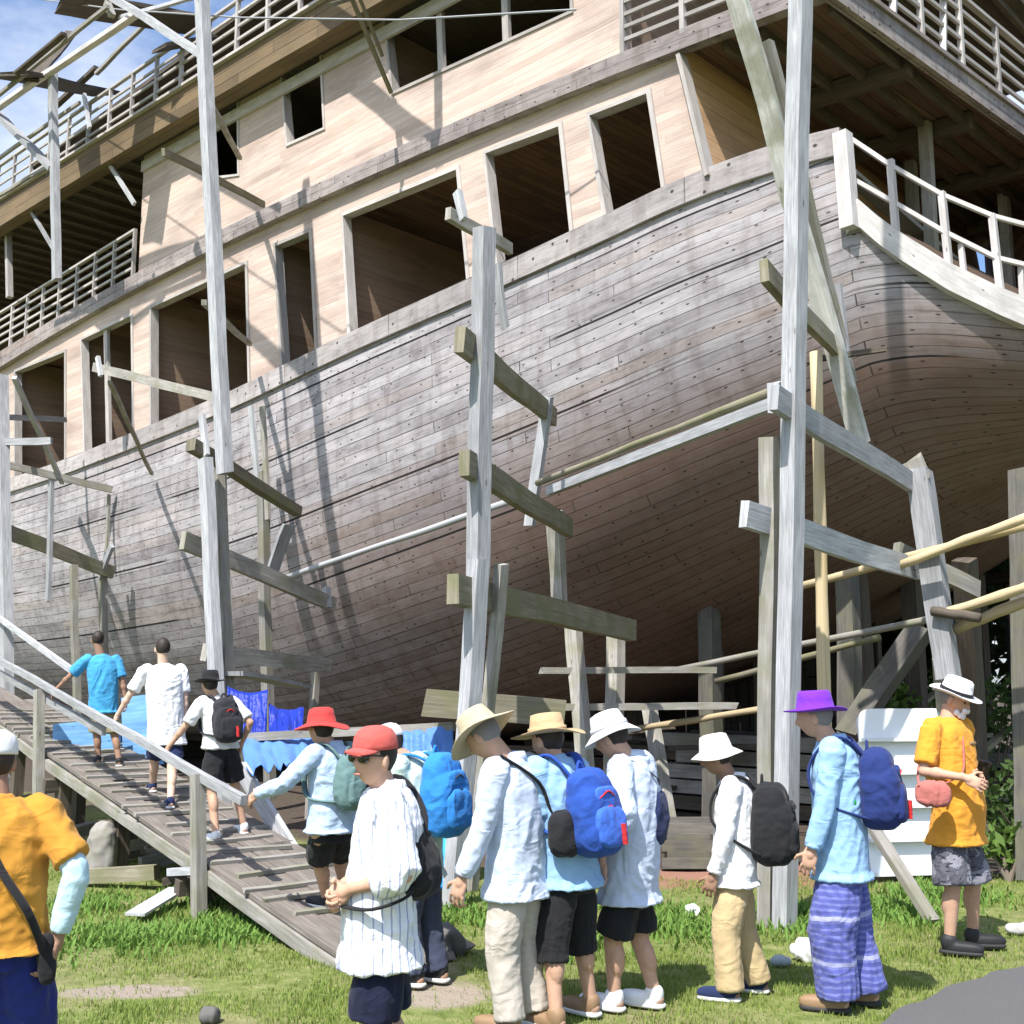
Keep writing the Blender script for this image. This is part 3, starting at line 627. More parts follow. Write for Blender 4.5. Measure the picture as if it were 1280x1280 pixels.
# scaffold platform up by the sky
oT = -1.7; gt = S(66, 1000, oT); gt.z = 0
scaf('high scaffold platform of dark planks against the sky, top left', S(70, 335, -.2), [
    ('post', *B(66, 92, oT, 71, 350, oT), .17, .12, PALE),
    ('plank', *B(8, 92, oT - .8, 135, 118, .3), .75, .07, DARKW),
    ('plank', *B(38, 100, oT - .3, 90, 40, .3), .25, .06, DARKW),
    ('plank', *B(78, 2, oT - .4, 250, 32, .4), .8, .07, DARKW),
    ('brace', *B(-5, 140, oT, 66, 212, oT), .18, .1, PALE),
    ('brace', *B(-30, 262, oT + .6, 66, 205, oT + .2), .06, .06, GREY),
    ('brace', *B(20, 92, oT - .7, 80, 42, oT - .6), .1, .05, DARKW),
    ('brace', *B(150, 22, oT + .5, 262, -8, oT), .06, .06, PALE),
    ('slat', *B(105, 118, oT, 112, 160, oT), .08, .05, PALE),
    ('plank', *B(200, 60, oT + .9, 262, 48, .2), .4, .06, DARKW),
    ('brace', *B(-40, 160, oT - .1, 170, 18, oT - .1), .12, .08, WHITEW),
    ('brace', *B(-40, 150, oT - .5, 135, 8, oT - .5), .06, .06, GREY),
    ('brace', *B(-30, 218, oT + .3, 100, 128, oT + .4), .06, .06, GREY),
    ('brace', *B(120, 92, -.4, 182, 30, -.4), .07, .07, GREY),
    ('brace', *B(70, 132, .3, 120, 85, .3), .12, .1, DARKW),
    ('slat', *B(134, 5, oT - .4, 140, 20, oT - .4), .1, .1, GREY),
])
# long poles and loose planks
def pole(pts, r, m, label, name='pole', cat='pole', group='loose poles of the scaffold'):
    mb = MB(); mb.sm = True; P = []
    for a, c in zip(pts, pts[1:]):
        for k in range(6): P.append(a.lerp(c, k / 6))
    P.append(pts[-1]); mid_ = len(P) / 2
    P = [p + V((0, 0, random.uniform(-.006, .006) - .00 * (i - mid_) ** 2)) for i, p in enumerate(P)]
    mb.tube(P, [r * random.uniform(.9, 1.08) for _ in P], 8); return thing1(mb, name, m, label, cat, group)
pole([S(672, 604, -.9), S(968, 488, oR)], .035, MOSS, 'upper of two long thin poles spanning from the middle frame to the right frame')
m = MB(); m.beam(S(686, 614, -.95), S(968, 504, oR), .07, .09); thing1(m, 'batten', PALE, 'pale square batten just below the thin pole across the hull', 'batten')
pole([S(352, 724, -.4), S(640, 626, -.35)], .04, PALE, 'single grey pole lying along the hull between left and middle frames')
pole([S(1020, 440, -.85), S(1031, 900, -.85), S(1034, 1080, -.8)], .055, BAMB, 'upright yellow bamboo pole behind the purple hat', 'bamboo_pole', 'bamboo')
pole([S(985, 737, .2), S(1300, 652, .2)], .04, BAMB, 'long bamboo pole rising right across the inner post, upper one', 'bamboo_pole', 'bamboo')
pole([S(1120, 708, .05), S(1300, 640, .05)], .04, BAMB, 'short bamboo pole doubled above the long bamboo at the right edge', 'bamboo_pole', 'bamboo')
pole([S(1165, 772, .3), S(1300, 728, .3)], .045, BAMB, 'bamboo pole at far right, third from the top', 'bamboo_pole', 'bamboo')
pole([S(1195, 786, .4), S(1300, 744, .4)], .05, BAMB, 'lowest bamboo pole at the far right edge', 'bamboo_pole', 'bamboo')
pole([S(840, 838, 1.2), S(1190, 768, 1.2)], .035, GREY, 'thin grey pole in the dark under the hull, upper one')
pole([S(895, 852, 1.5), S(1100, 796, 1.5)], .035, MOSS, 'thin mossy pole in the dark under the hull, lower one')
pole([S(1165, 764, .2), S(1225, 772, .2)], .045, DARKW, 'short dark stick tied to the pale inner post')
m = MB(); m.beam(S(676, 838, -.5), S(890, 838, 1.0), .2, .07, rough=.012); thing1(m, 'scaffold_plank', GREY, 'upper loose grey plank lying level behind the straw hat', 'plank')
m = MB(); m.beam(S(700, 884, -.5), S(918, 882, 1.0), .2, .07, rough=.012); thing1(m, 'scaffold_plank', GREY, 'lower loose grey plank lying level behind the white hat', 'plank')
pole([S(790, 912, .6), S(960, 885, .8)], .035, BAMB, 'thin brown pole running behind the white bucket hat')
m = MB(); m.beam(S(530, 878, oM + .3), S(702, 892, oM + 1.3), .2, .24, rough=.015); thing1(m, 'timber_baulk', MOSS, 'heavy grey timber baulk behind the tan hat and middle post', 'timber')
mb = MB(); mb.tube([S(40, -2, -1.6) + V((0, 0, 0)), S(150, 12, -1.9), S(300, 22, -2.2), S(500, 25, -1.5), S(720, 12, -.8)], .012, 6); thing1(mb, 'cable', PALE, 'thin pale cable strung across the top of the ship', 'cable')
m = MB(); m.beam(S(430, -25, -1.3), S(489, 116, .08), .05, .05); m.beam(S(446, -12, -1.0), S(478, 70, -.2), .04, .04); m.beam(S(414, 6, -1.6), S(448, -4, -.9), .05, .05)
thing1(m, 'wall_brace', MOSS, 'thin double brace leaning against the upper wall by the wide upper window', 'brace')
# ------------------------------------------------------------------ props under the hull
def prop(a, c, w, label, m=DARKW):
    mb = MB(); mb.beam(a, c, w, w, up=ND, rough=.014); thing1(mb, 'hull_prop', m, label, 'prop', 'timber props under the hull')
def down(px, y0, y1, off): a = S(px, y0, off); c = S(px + 4, y1, off); c.z = 0; return a, c
prop(*down(886, 755, 1000, 2.0), .2, 'grey prop standing under the hull behind the khaki bucket hat', SHADEW)
prop(*down(1058, 715, 1000, 2.2), .2, 'dark prop under the hull directly right of the bamboo upright', SHADEW)
a = S(1152, 785, 2.0); c = S(1060, 920, 1.4); prop(a, c, .22, 'slanting dark prop behind the white lapped panel', SHADEW)
prop(S(812, 885, 1.2), gnd(842, 1062), .13, 'thin leaning prop between the white hat and khaki hat', GREY)
prop(*down(1278, 585, 1000, 1.2), .2, 'grey prop at the right edge of the picture', SHADEW)
prop(S(1205, 700, 2.5), gnd(1225, 1040), .2, 'dark prop behind the man in yellow holding a phone')
k = 0
for s in (1.2, 3.4, 5.6, 7.8):
    for o in (3.0, 4.3, 6.4):
        hh = sect(s, 1)[1] + .25; a = ship(s, o, 0); mb = MB(); mb.beam(a, a + V((0, 0, hh)) + LD * random.uniform(-.2, .2), .2, .2, up=ND)
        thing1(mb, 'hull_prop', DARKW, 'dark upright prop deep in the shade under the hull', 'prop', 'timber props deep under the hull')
for s in (10, 13, 16, 19):
    mb = MB(); mb.beam(ship(s, HB - .8, .15), ship(s, HB + .8, .15), .4, .3); mb.beam(ship(s - .05, HB - .6, .45), ship(s - .05, HB + .6, .45), .35, .3)
    thing1(mb, 'keel_block', DARKW, 'dark stacked timber block under the keel', 'keel block', 'keel blocks')
m = MB(); m.beam(ship(8.5, HB, .6), ship(30, HB, .6), .3, .35); m.build('keel', DARKW, SHIP)

# ------------------------------------------------------------------ ground
def ground_mat():
    m, nt, b = mat('yard_ground', rough=.95, spec=.1)
    ge = N(nt, 'ShaderNodeNewGeometry').outputs['Position']
    n1 = noise_(nt, ge, .9, 6); n2 = noise_(nt, ge, 9, 5); n3 = noise_(nt, ge, 60, 3)
    gr = ramp(nt, n2, [(.3, (.09, .12, .03)), (.5, (.15, .18, .055)), (.7, (.23, .23, .1))])
    gr = mix(nt, ramp(nt, n1, [(.5, (0,) * 3), (.7, (.8,) * 3)]), gr, (.24, .2, .12, 1))
    di = mix(nt, n2, (.05, .04, .032, 1), (.11, .087, .067, 1))
    dt = N(nt, 'ShaderNodeVectorMath', operation='DOT_PRODUCT'); lk(nt, ge, dt.inputs[0]); dt.inputs[1].default_value = ND
    dl = N(nt, 'ShaderNodeVectorMath', operation='DOT_PRODUCT'); lk(nt, ge, dl.inputs[0]); dl.inputs[1].default_value = LD
    e = math_(nt, 'MULTIPLY_ADD', math_(nt, 'SUBTRACT', n1, .5), 1.4, math_(nt, 'SUBTRACT', dt.outputs['Value'], math_(nt, 'MULTIPLY', math_(nt, 'MAXIMUM', math_(nt, 'SUBTRACT', 1.6 + C0.dot(LD), dl.outputs['Value']), 0), 1.25)))
    f = N(nt, 'ShaderNodeMapRange'); lk(nt, e, f.inputs[0]); f.inputs[1].default_value = C0.dot(ND) - 2.1; f.inputs[2].default_value = C0.dot(ND) - 1.5
    sx = N(nt, 'ShaderNodeSeparateXYZ'); lk(nt, ge, sx.inputs[0])
    for px, py, rx, ry, c0, c1 in ((545, 1240, .34, .3, (.2, .16, .12), (.36, .31, .25)), (160, 1237, .42, .15, (.2, .16, .13), (.33, .28, .23)), (900, 1092, 1.5, .75, (.2, .1, .07), (.34, .19, .14))):
        q = gnd(px, py); ex = math_(nt, 'POWER', math_(nt, 'DIVIDE', math_(nt, 'SUBTRACT', sx.outputs[0], q.x), rx), 2); ey = math_(nt, 'POWER', math_(nt, 'DIVIDE', math_(nt, 'SUBTRACT', sx.outputs[1], q.y), ry), 2)
        dd = math_(nt, 'MULTIPLY_ADD', math_(nt, 'SUBTRACT', n2, .5), 1.6, math_(nt, 'ADD', ex, ey)); mr = N(nt, 'ShaderNodeMapRange'); lk(nt, dd, mr.inputs[0]); mr.inputs[1].default_value = 1.2; mr.inputs[2].default_value = .6
        di2 = mix(nt, n3, (*c0, 1), (*c1, 1)); gr = mix(nt, mr.outputs[0], gr, di2); di = mix(nt, mr.outputs[0], di, di2)
    c = mix(nt, f.outputs[0], gr, di); lk(nt, c, b.inputs['Base Color'])
    bump_(nt, b, math_(nt, 'ADD', n2, math_(nt, 'MULTIPLY', n3, .5)), .8, .03)
    return m
mb = MB(); nx = 60
xs = np.concatenate([[-400, -120, -40], np.linspace(-14, 14, nx), [40, 120, 400]]); ys = np.concatenate([[-60, -10], np.linspace(0, 26, nx), [60, 150, 500]])
hz = lambda x, y: .025 * noise.noise((x * .7, y * .7, 3)) + .012 * noise.noise((x * 2.3, y * 2.3, 1)) if abs(x) < 13 and 1 < y < 25 else 0
vs = [(x, y, hz(x, y) - .015) for y in ys for x in xs]; w = len(xs); mb.sm = True
mb.add(vs, [(j * w + i, j * w + i + 1, j * w + w + i + 1, j * w + w + i) for j in range(len(ys) - 1) for i in range(w - 1)])
tag(mb.build('ground', ground_mat()), kind='structure')
# road
m_, nt, bb = mat('asphalt', rough=.9, spec=.2); ge = N(nt, 'ShaderNodeNewGeometry').outputs['Position']
c = mix(nt, noise_(nt, ge, 140, 3), (.045, .045, .047, 1), (.14, .14, .142, 1)); c = mix(nt, math_(nt, 'MULTIPLY', noise_(nt, ge, 1.2, 5), .6), c, (.13, .125, .12, 1)); lk(nt, c, bb.inputs['Base Color']); bump_(nt, bb, noise_(nt, ge, 160, 3), .6, .008)
edge = [gnd(960, 1355), gnd(1040, 1315), gnd(1100, 1283), gnd(1160, 1252), gnd(1215, 1231), gnd(1285, 1209), gnd(1400, 1180), gnd(1560, 1160)]
def road_y(x):
    return float(np.interp(x, [p.x for p in edge], [p.y for p in edge], left=-9))
mb = MB(); P = []
for a, c_ in zip(edge, edge[1:]):
    for k in range(8): q = a.lerp(c_, k / 8); P.append(q + V((noise.noise(q * 3) * .05, noise.noise(q * 4 + V((5, 0, 0))) * .06, 0)))
P.append(edge[-1]); Q = [p.xy.to_3d() + V((0, 0, .028)) for p in P]
for a, c_ in zip(Q, Q[1:]):
    mb.add([a, c_, V((c_.x + 1.5, c_.y - 9, .028)), V((a.x + 1.5, a.y - 9, .028))], [(0, 3, 2, 1)])
    mb.add([a, c_, c_ - V((0, 0, .06)), a - V((0, 0, .06))], [(0, 1, 2, 3)])
tag(mb.build('road', m_), kind='structure')
PATH = [gnd(450, 1200), gnd(560, 1200), gnd(610, 1240), gnd(580, 1270), gnd(490, 1270), gnd(450, 1225)]
# ------------------------------------------------------------------ grass
def grass_mat(name, a, b_, dry):
    m, nt, b = mat(name, rough=.75, spec=.2)
    ge = N(nt, 'ShaderNodeNewGeometry'); c = mix(nt, noise_(nt, ge.outputs['Position'], 2.1, 5), (*a, 1), (*b_, 1))
    c = mix(nt, ramp(nt, noise_(nt, ge.outputs['Position'], 30, 2), [(.55, (0,) * 3), (.72, (.85,) * 3)]), c, (*dry, 1))
    lk(nt, c, b.inputs['Base Color']); b.inputs['Transmission Weight'].default_value = 0
    tr = N(nt, 'ShaderNodeBsdfTranslucent'); lk(nt, c, tr.inputs[0]); mx = N(nt, 'ShaderNodeMixShader'); mx.inputs[0].default_value = .3
    lk(nt, b.outputs[0], mx.inputs[1]); lk(nt, tr.outputs[0], mx.inputs[2]); lk(nt, mx.outputs[0], nt.nodes['Material Output'].inputs[0])
    return m
GR = grass_mat('grass_blades', (.13, .20, .035), (.27, .34, .08), (.42, .4, .17))
WD = grass_mat('weed_leaves', (.08, .17, .03), (.2, .33, .07), (.27, .34, .1))
offC = C0.dot(ND); P2 = gnd(165, 1235)
def inpoly(x, y, poly):
    c = False; j = len(poly) - 1
    for i in range(len(poly)):
        if (poly[i].y > y) != (poly[j].y > y) and x < (poly[j].x - poly[i].x) * (y - poly[i].y) / (poly[j].y - poly[i].y) + poly[i].x: c = not c
        j = i
    return c
def blades(n, ylo, yhi, hgt, wid, name, m, label, dens=None, lean=.5):
    pts = []
    while len(pts) < n:
        y = ylo + (yhi - ylo) * random.random() ** 1.25; x = random.uniform(-.5, .5) * y + random.uniform(-.3, .3)
        if y < road_y(x) + .03: continue
        if x * ND.x + y * ND.y > offC - 1.55 + max(0, 1.6 - ((x - C0.x) * LD.x + (y - C0.y) * LD.y)) * 1.25 + .5 * noise.noise((x * 1.3, y * 1.3, 0)): continue
        pn = noise.noise((x * 1.6, y * 1.6, 9)); pm = noise.noise((x * 5, y * 5, 2))
        if random.random() > .62 + .8 * pn + .5 * pm: continue
        if (inpoly(x, y, PATH) or ((x - P2.x) / .7) ** 2 + ((y - P2.y) / .26) ** 2 < 1) and random.random() > .15: continue
        if dens and random.random() > dens(x, y): continue
        pts.append((x, y, pn + .5 * pm))
    P = np.array(pts); k = len(P); h = hgt * (rng.random(k) * .8 + .5) * (1 + .6 * P[:, 2]); a = rng.random(k) * 6.283; ln = rng.random(k) * lean
    dx, dy = np.cos(a), np.sin(a); px, py = -dy * wid / 2, dx * wid / 2; vs = np.zeros((k, 5, 3))
    z0 = np.array([hz(x, y) for x, y in P[:, :2]]) - .02
    for j, (t, ww) in enumerate(((0, 1), (0, -1), (.55, .8), (.55, -.8), (1, 0))):
        b = ln * h * t * t * 1.3
        vs[:, j, 0] = P[:, 0] + px * ww + dx * b; vs[:, j, 1] = P[:, 1] + py * ww + dy * b; vs[:, j, 2] = z0 + h * t * (1 - .25 * ln * t)
    me = bpy.data.meshes.new(name); base = (np.arange(k) * 5)[:, None]
    f1 = (base + np.array([0, 1, 3, 2])); f2 = base + np.array([2, 3, 4]); nv = k * 5
    me.vertices.add(nv); me.vertices.foreach_set('co', vs.reshape(-1)); me.loops.add(k * 7)
    li = np.concatenate([f1, f2], 1).reshape(-1); me.loops.foreach_set('vertex_index', li)
    me.polygons.add(k * 2); st = np.stack([np.arange(k) * 7, np.arange(k) * 7 + 4], 1).reshape(-1); me.polygons.foreach_set('loop_start', st)
    me.update(calc_edges=True); me.validate(); me.materials.append(m)
    o = bpy.data.objects.new(name, me); COL.objects.link(o); tag(o, label, 'grass', kind='stuff'); MW[o.name] = Matrix.Identity(4)
blades(115000, 4.4, 11.5, .036, .006, 'lawn_grass', GR, 'short patchy sunlit lawn grass in the foreground')
def wd(x, y):
    c = [(gnd(160, 1170), .55), (gnd(110, 1130), .4), (gnd(290, 1165), .45), (gnd(560, 1140), .5), (gnd(860, 1150), .7), (gnd(1180, 1120), .5), (gnd(1000, 1150), .5), (gnd(1120, 1140), .5), (gnd(250, 1120), .5), (gnd(700, 1180), .4)]
    return max(math.exp(-((x - p.x) ** 2 + (y - p.y) ** 2) / r / r * 2) for p, r in c)
blades(9000, 5.5, 11.0, .085, .02, 'ground_weeds', WD, 'low broad-leaved weeds growing in patches in the lawn', wd, .9)

# ------------------------------------------------------------------ gangway
RB = gnd(435, 1205, .04); RT = at(60, 945, 12.4); rd = (RT - RB); rl_ = rd.length; ru = rd.normalized(); rw = ru.cross(V((0, 0, 1))).normalized()   # rw points to the ship side
if rw.y < 0: rw = -rw
rn = rw.cross(ru); rn = rn if rn.z > 0 else -rn
def ramp_pt(u, v, n=0): return RB + ru * u + rw * v + rn * n
def ramp_hit(px, py):
    r = ray(px, py); o = V((0, 0, CH)); return o + r * ((RB - o).dot(rn) / r.dot(rn))
RAMP = empty('gangway', RB, 'long sloping wooden gangway with handrails climbed by visitors', 'gangway')
mb = MB()
WID = .93
for k in range(4):
    u = random.uniform(-.22, .06)
    while u < 9.5:
        l = random.uniform(2.2, 3.4); v = .005 + k * .232; mb.beam(ramp_pt(u, v + .115, random.uniform(-.014, .006)), ramp_pt(u + l - .03, v + .115, random.uniform(-.014, .006)), .225, .035, up=rn, rough=.008); u += l
mb.build('deck_boards', RAMPW, RAMP)
mb = MB()
for u in np.arange(.9, 9.5, .31): q = random.uniform(-.06, .06); mb.beam(ramp_pt(u + q, random.uniform(-.04, .1), .03), ramp_pt(u + random.uniform(-.06, .06), WID - random.uniform(-.03, .14), .03), .05, .03, up=rn, rough=.008)
mb.build('cleats', GREY, RAMP)
for v in (.01, WID + .01):
    mb = MB(); mb.beam(ramp_pt(0.05, v, -.08), ramp_pt(9.5, v, -.08), .06, .1, up=rn, rough=.012); mb.build('stringer', GREY, RAMP)
def onramp(px, py, v):    # point above the ramp's edge v, seen at px,py
    o = V((0, 0, CH)) ; r = ray(px, py); nn = ru.cross(V((0, 0, 1))).normalized(); t = (RB + rw * v - o).dot(nn) / r.dot(nn); return o + r * t
h0, h1 = onramp(305, 1000, -.05), onramp(-30, 808, -.05)
mb = MB(); mb.beam(h0, h1, .05, .07, rough=.012); mb.build('handrail', PALE, RAMP)
mb = MB(); mb.beam(onramp(130, 915, -.0), onramp(-30, 825, -.0), .04, .07); mb.build('handrail', PALE, RAMP)
for px, y0, y1 in ((247, 968, 1168), (49, 862, 1065)):
    a, c = onramp(px, y0, -.08), onramp(px + 2, y1, -.08); c.z = min(c.z, 0.0) if px > 100 else c.z - .6
    mb = MB(); mb.beam(a, c, .09, .09, up=ND); mb.build('rail_post', GREY, RAMP)
mb = MB(); mb.beam(onramp(212, 1090, -.08), onramp(250, 1088, -.08), .05, .06); mb.build('brace', PALE, RAMP)
mb = MB(); mb.beam(onramp(302, 962, WID), onramp(378, 1086, WID), .05, .17); mb.build('handrail', PALE, RAMP)
mb = MB(); mb.beam(onramp(90, 838, WID + .05), onramp(-30, 752, WID + .05), .05, .08); mb.build('handrail', PALE, RAMP)
for u in (2.5, 4.4, 6.2, 8.0):
    for v in (.1, WID - .1):
        c = ramp_pt(u, v, -.2); mb = MB(); mb.beam(V((c.x, c.y, -.05)), c, .14, .12, up=ND); mb.build('trestle_leg', DARKW, RAMP)
    mb = MB(); mb.beam(ramp_pt(u, -.1, -.24), ramp_pt(u, WID + .1, -.24), .1, .12, up=rn); mb.build('trestle_beam', DARKW, RAMP)
# ------------------------------------------------------------------ clutter of the yard
BLUET = cloth('blue_tarpaulin', (.09, .21, .55), .15, rough=.45); DBLUE = cloth('deep_blue_tarpaulin', (.01, .03, .30), .2, rough=.4); CYAN = cloth('cyan_sheet', (.05, .35, .68), .2, rough=.4)
WPAN = mat('white_panel_paint', (.74, .76, .78), .4)[0]; BPAINT = wood('blue_painted_board', (.12, .3, .6), (.2, .42, .72), (.3, .5, .75))
def sheet(name, m, c00, c10, c11, c01, label, cat, nx=26, ny=18, fold=.03, sag=.05, kx=9):
    mb = MB(); mb.sm = True; vs = []
    nrm = (c10 - c00).cross(c01 - c00).normalized()
    for j in range(ny):
        for i in range(nx):
            u, v = i / (nx - 1), j / (ny - 1); p = c00.lerp(c10, u).lerp(c01.lerp(c11, u), v)
            f = fold * (noise.noise((u * kx, v * 2, c00.x)) + .5 * noise.noise((u * kx * 2.3, v * 5, c00.y)) ) * (.4 + v)
            p = p + nrm * f + V((0, 0, -sag * math.sin(math.pi * u) * (1 - v) - .03 * noise.noise((u * 6, 3, c00.x)) * v)); vs.append(p)
    mb.add(vs, [(j * nx + i, j * nx + i + 1, j * nx + nx + i + 1, j * nx + nx + i) for j in range(ny - 1) for i in range(nx - 1)])
    o = thing1(mb, name, m, label, cat); md = o.modifiers.new('thickness', 'SOLIDIFY'); md.thickness = .006; return o
sheet('tarpaulin', BLUET, at(300, 918, 11.4), at(400, 912, 11.4), at(405, 962, 10.5), at(308, 962, 10.5), 'light blue tarpaulin lying behind the black hat climber', 'tarpaulin', fold=.09)
sheet('tarpaulin', DBLUE, at(284, 858, 11.9), at(335, 862, 11.9), at(332, 935, 11.6), at(286, 935, 11.6), 'deep blue plastic sheet hanging upright behind the gangway', 'tarpaulin', fold=.05)
sheet('tarpaulin', DBLUE, at(336, 880, 11.9), at(380, 884, 11.9), at(378, 920, 11.6), at(336, 918, 11.6), 'small deep blue sheet just above the light blue tarpaulin', 'tarpaulin', fold=.05)
sheet('tarpaulin', BLUET, at(495, 915, 10.6), at(566, 904, 10.4), at(566, 1085, 10.0), at(498, 1090, 10.1), 'pale blue sheet hanging beside the middle scaffold post', 'tarpaulin', fold=.10, sag=.02)
sheet('tarpaulin', CYAN, at(520, 1040, 9.8), at(560, 1035, 9.8), at(566, 1112, 9.6), at(512, 1115, 9.6), 'crumpled cyan sheet on the ground by the middle post', 'tarpaulin', fold=.12, kx=6)
for y0, y1, x0, x1, lb in ((872, 960, 152, 214, 'pale blue painted board standing behind the white tee climber'), (905, 965, 66, 148, 'pale blue painted board lying behind the foremost climber')):
    mb = MB(); a, b = at(x0, y1, 13.2), at(x1, y1 - 6, 12.9); hh = at(x0, y0, 13.2).z - a.z
    mb.beam(a + V((0, 0, hh / 2)), b + V((0, 0, hh / 2)), .04, hh); thing1(mb, 'painted_board', BPAINT, lb, 'board')
# support rack for the sheets
mb = MB(); mb.beam(at(296, 922, 11.42), at(568, 908, 10.42), .08, .08); thing1(mb, 'rack_bar', GREY, 'grey bar carrying the blue sheets under the hull', 'bar')
for px, Y in ((300, 11.45), (480, 10.7), (562, 10.45)):
    c = at(px, 925, Y); mb = MB(); mb.beam(V((c.x, c.y, -.05)), c, .09, .09); thing1(mb, 'rack_post', GREY, 'short grey post holding up the blue sheets', 'post', 'posts of the tarpaulin rack')
# white lapped panel
a, b = gnd(1084, 1098), gnd(1186, 1095); xd = (b - a).normalized(); nd = V((xd.y, -xd.x, 0)); nd = nd if nd.y < 0 else -nd; wdt = (b - a).length
root = empty('lapped_panel', a, 'stacked white lapped boards standing behind the man in orange-yellow', 'panel')
tot = at(1080, 890, a.y).z; th_ = tot / 5
for i in range(5):
    z0 = .03 + i * th_; mb = MB(); x0 = .0 - .012 * i; cr = .16 if i == 4 else .03; pts = [(x0, z0), (wdt + .05, z0), (wdt + .05, z0 + th_)] + [(x0 + cr - cr * math.sin(t), z0 + th_ - cr + cr * math.cos(t)) for t in np.linspace(0, math.pi / 2, 7)]
    fr = [a + xd * x + V((0, 0, z)) + nd * (.10 - .07 * (z - z0) / th_) for x, z in pts]; bk = [p - nd * .05 for p in fr]; n = len(pts)
    mb.add(fr + bk, [tuple(range(n)), tuple(range(2 * n - 1, n - 1, -1))] + [(k, (k + 1) % n, n + (k + 1) % n, n + k) for k in range(n)]); mb.build('panel_board', WPAN, root)
    mb = MB(); mb.beam(a + xd * x0 + nd * .115 + V((0, 0, z0 + .02)), a + xd * (wdt + .05) + nd * .115 + V((0, 0, z0 + .02)), .03, .03); mb.build('lip', WPAN, root)
mb = MB(); mb.beam(gnd(1166, 1152), at(1092, 1035, gnd(1166, 1152).y + .5), .11, .05); thing1(mb, 'leaning_board', GREY, 'grey board leaning down from behind the purple hat wearer', 'board')
# crate
c = gnd(862, 1082); root = empty('wooden_crate', c, 'slatted wooden crate in the shade behind the khaki trousers', 'crate')
for z in (.06, .22, .38):
    for sy in (-.25, .25): mb = MB(); mb.beam(c + V((-.3, sy, z)), c + V((.3, sy, z)), .02, .1); mb.build('slat', SHADEW, root)
for sx in (-.28, .28):
    for sy in (-.22, .22): mb = MB(); mb.beam(c + V((sx, sy, 0)), c + V((sx, sy, .46)), .05, .05); mb.build('corner_post', DARKW, root)
mb = MB(); mb.beam(c + V((-.3, 0, .02)), c + V((.3, 0, .02)), .46, .02); mb.build('base', SHADEW, root)
# litter and stones
def lump(c, rx, ry, rz, name, m, label, cat, seed, group=None):
    mb = MB(); mb.ell(c, rx, ry, rz, None, 14, 9, .8); o = fuse(mb.build(name, m), min(rx, rz) * .22, 1, min(rx, rz) * .55, seed); return tag(o, label, cat, group)
ROCK = mat('rock', (.11, .105, .1), .9)[0]; PLW = mat('white_plastic', (.8, .8, .8), .5)[0]
lump(gnd(1008, 1197) + V((0, 0, .05)), .10, .07, .06, 'plastic_bag', PLW, 'crumpled white plastic bag on the grass left of the plaid trousers', 'litter', 3)
lump(gnd(866, 1144) + V((0, 0, .03)), .05, .04, .04, 'paper_scrap', PLW, 'small white paper scrap on the grass near the khaki trousers', 'litter', 4)
lump(gnd(975, 1205) + V((0, 0, .02)), .06, .04, .025, 'plastic_scrap', mat('grey_plastic', (.3, .35, .37), .4)[0], 'small grey plastic piece next to the white bag', 'litter', 6)
mb = MB(); mb.beam(gnd(168, 1152) + V((0, 0, .05)), gnd(222, 1130) + V((0, 0, .12)), .16, .02); thing1(mb, 'white_offcut', PALE, 'pale board offcut lying in the weeds under the gangway', 'offcut')
lump(gnd(548, 1192) + V((0, 0, .06)), .14, .11, .1, 'rock', ROCK, 'dark rock in the grass beside the striped shirt', 'rock', 8)
lump(gnd(262, 1276) + V((0, 0, .03)), .05, .04, .035, 'rock', ROCK, 'small grey stone at the bottom of the lawn', 'rock', 9)
lump(gnd(1275, 1165) + V((0, 0, .03)), .1, .05, .035, 'rock', mat('pale_rock', (.4, .39, .37), .9)[0], 'pale flat stone on the verge at the right edge', 'rock', 10)
for i, (px, py, l, an) in enumerate(((70, 1075, .9, 20), (120, 1085, .6, 70), (95, 1105, .8, -15), (175, 1088, .5, 40), (205, 1110, .6, 5), (150, 1065, 1.0, -30), (40, 1060, .8, 60), (235, 1120, .4, 80))):
    c = gnd(px, py); d = V((math.cos(R(an)), math.sin(R(an)), random.uniform(-.02, .25))); mb = MB(); mb.beam(c + V((0, 0, .06)), c + d * l + V((0, 0, .06)), random.uniform(.08, .2), random.uniform(.04, .14))
    thing1(mb, 'timber_offcut', random.choice([GREY, MOSS, DARKW]), 'rough timber offcut dumped in the shade under the gangway', 'offcut', 'timber offcuts under the gangway')
mb = MB(); mb.ell(gnd(126, 1098) + V((0, 0, .2)), .13, .11, .3, None, 12, 8, .8); tag(fuse(mb.build('tree_stump', GREY), .02, 1, .02, 3), 'pale stump standing under the gangway beside the ochre tee', 'stump')
# added dark backdrop boards in place of deep shade, and stacked timber
FENCE = planks('shade_black_boards', [(.03, .025, .02), (.045, .038, .03), (.055, .045, .036), (.035, .03, .025)], .16, 2.4, gap=.012, dark=(.006, .005, .005))  # near-black board colour stands in for deep shade
root = empty('backdrop_fence', ship(8, 5.2, 0), 'added dark board backdrop standing in for deep shade behind the hull props', 'fence')
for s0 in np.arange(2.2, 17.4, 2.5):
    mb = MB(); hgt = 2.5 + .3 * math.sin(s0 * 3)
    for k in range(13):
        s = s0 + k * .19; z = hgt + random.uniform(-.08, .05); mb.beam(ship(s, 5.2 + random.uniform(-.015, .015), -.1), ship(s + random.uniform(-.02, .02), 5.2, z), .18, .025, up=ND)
    mb.build('board_panel', DARKW if False else FENCE, root); mb = MB(); mb.beam(ship(s0, 5.28, 0), ship(s0, 5.28, 2.4), .12, .12); mb.build('fence_post', DARKW, root)
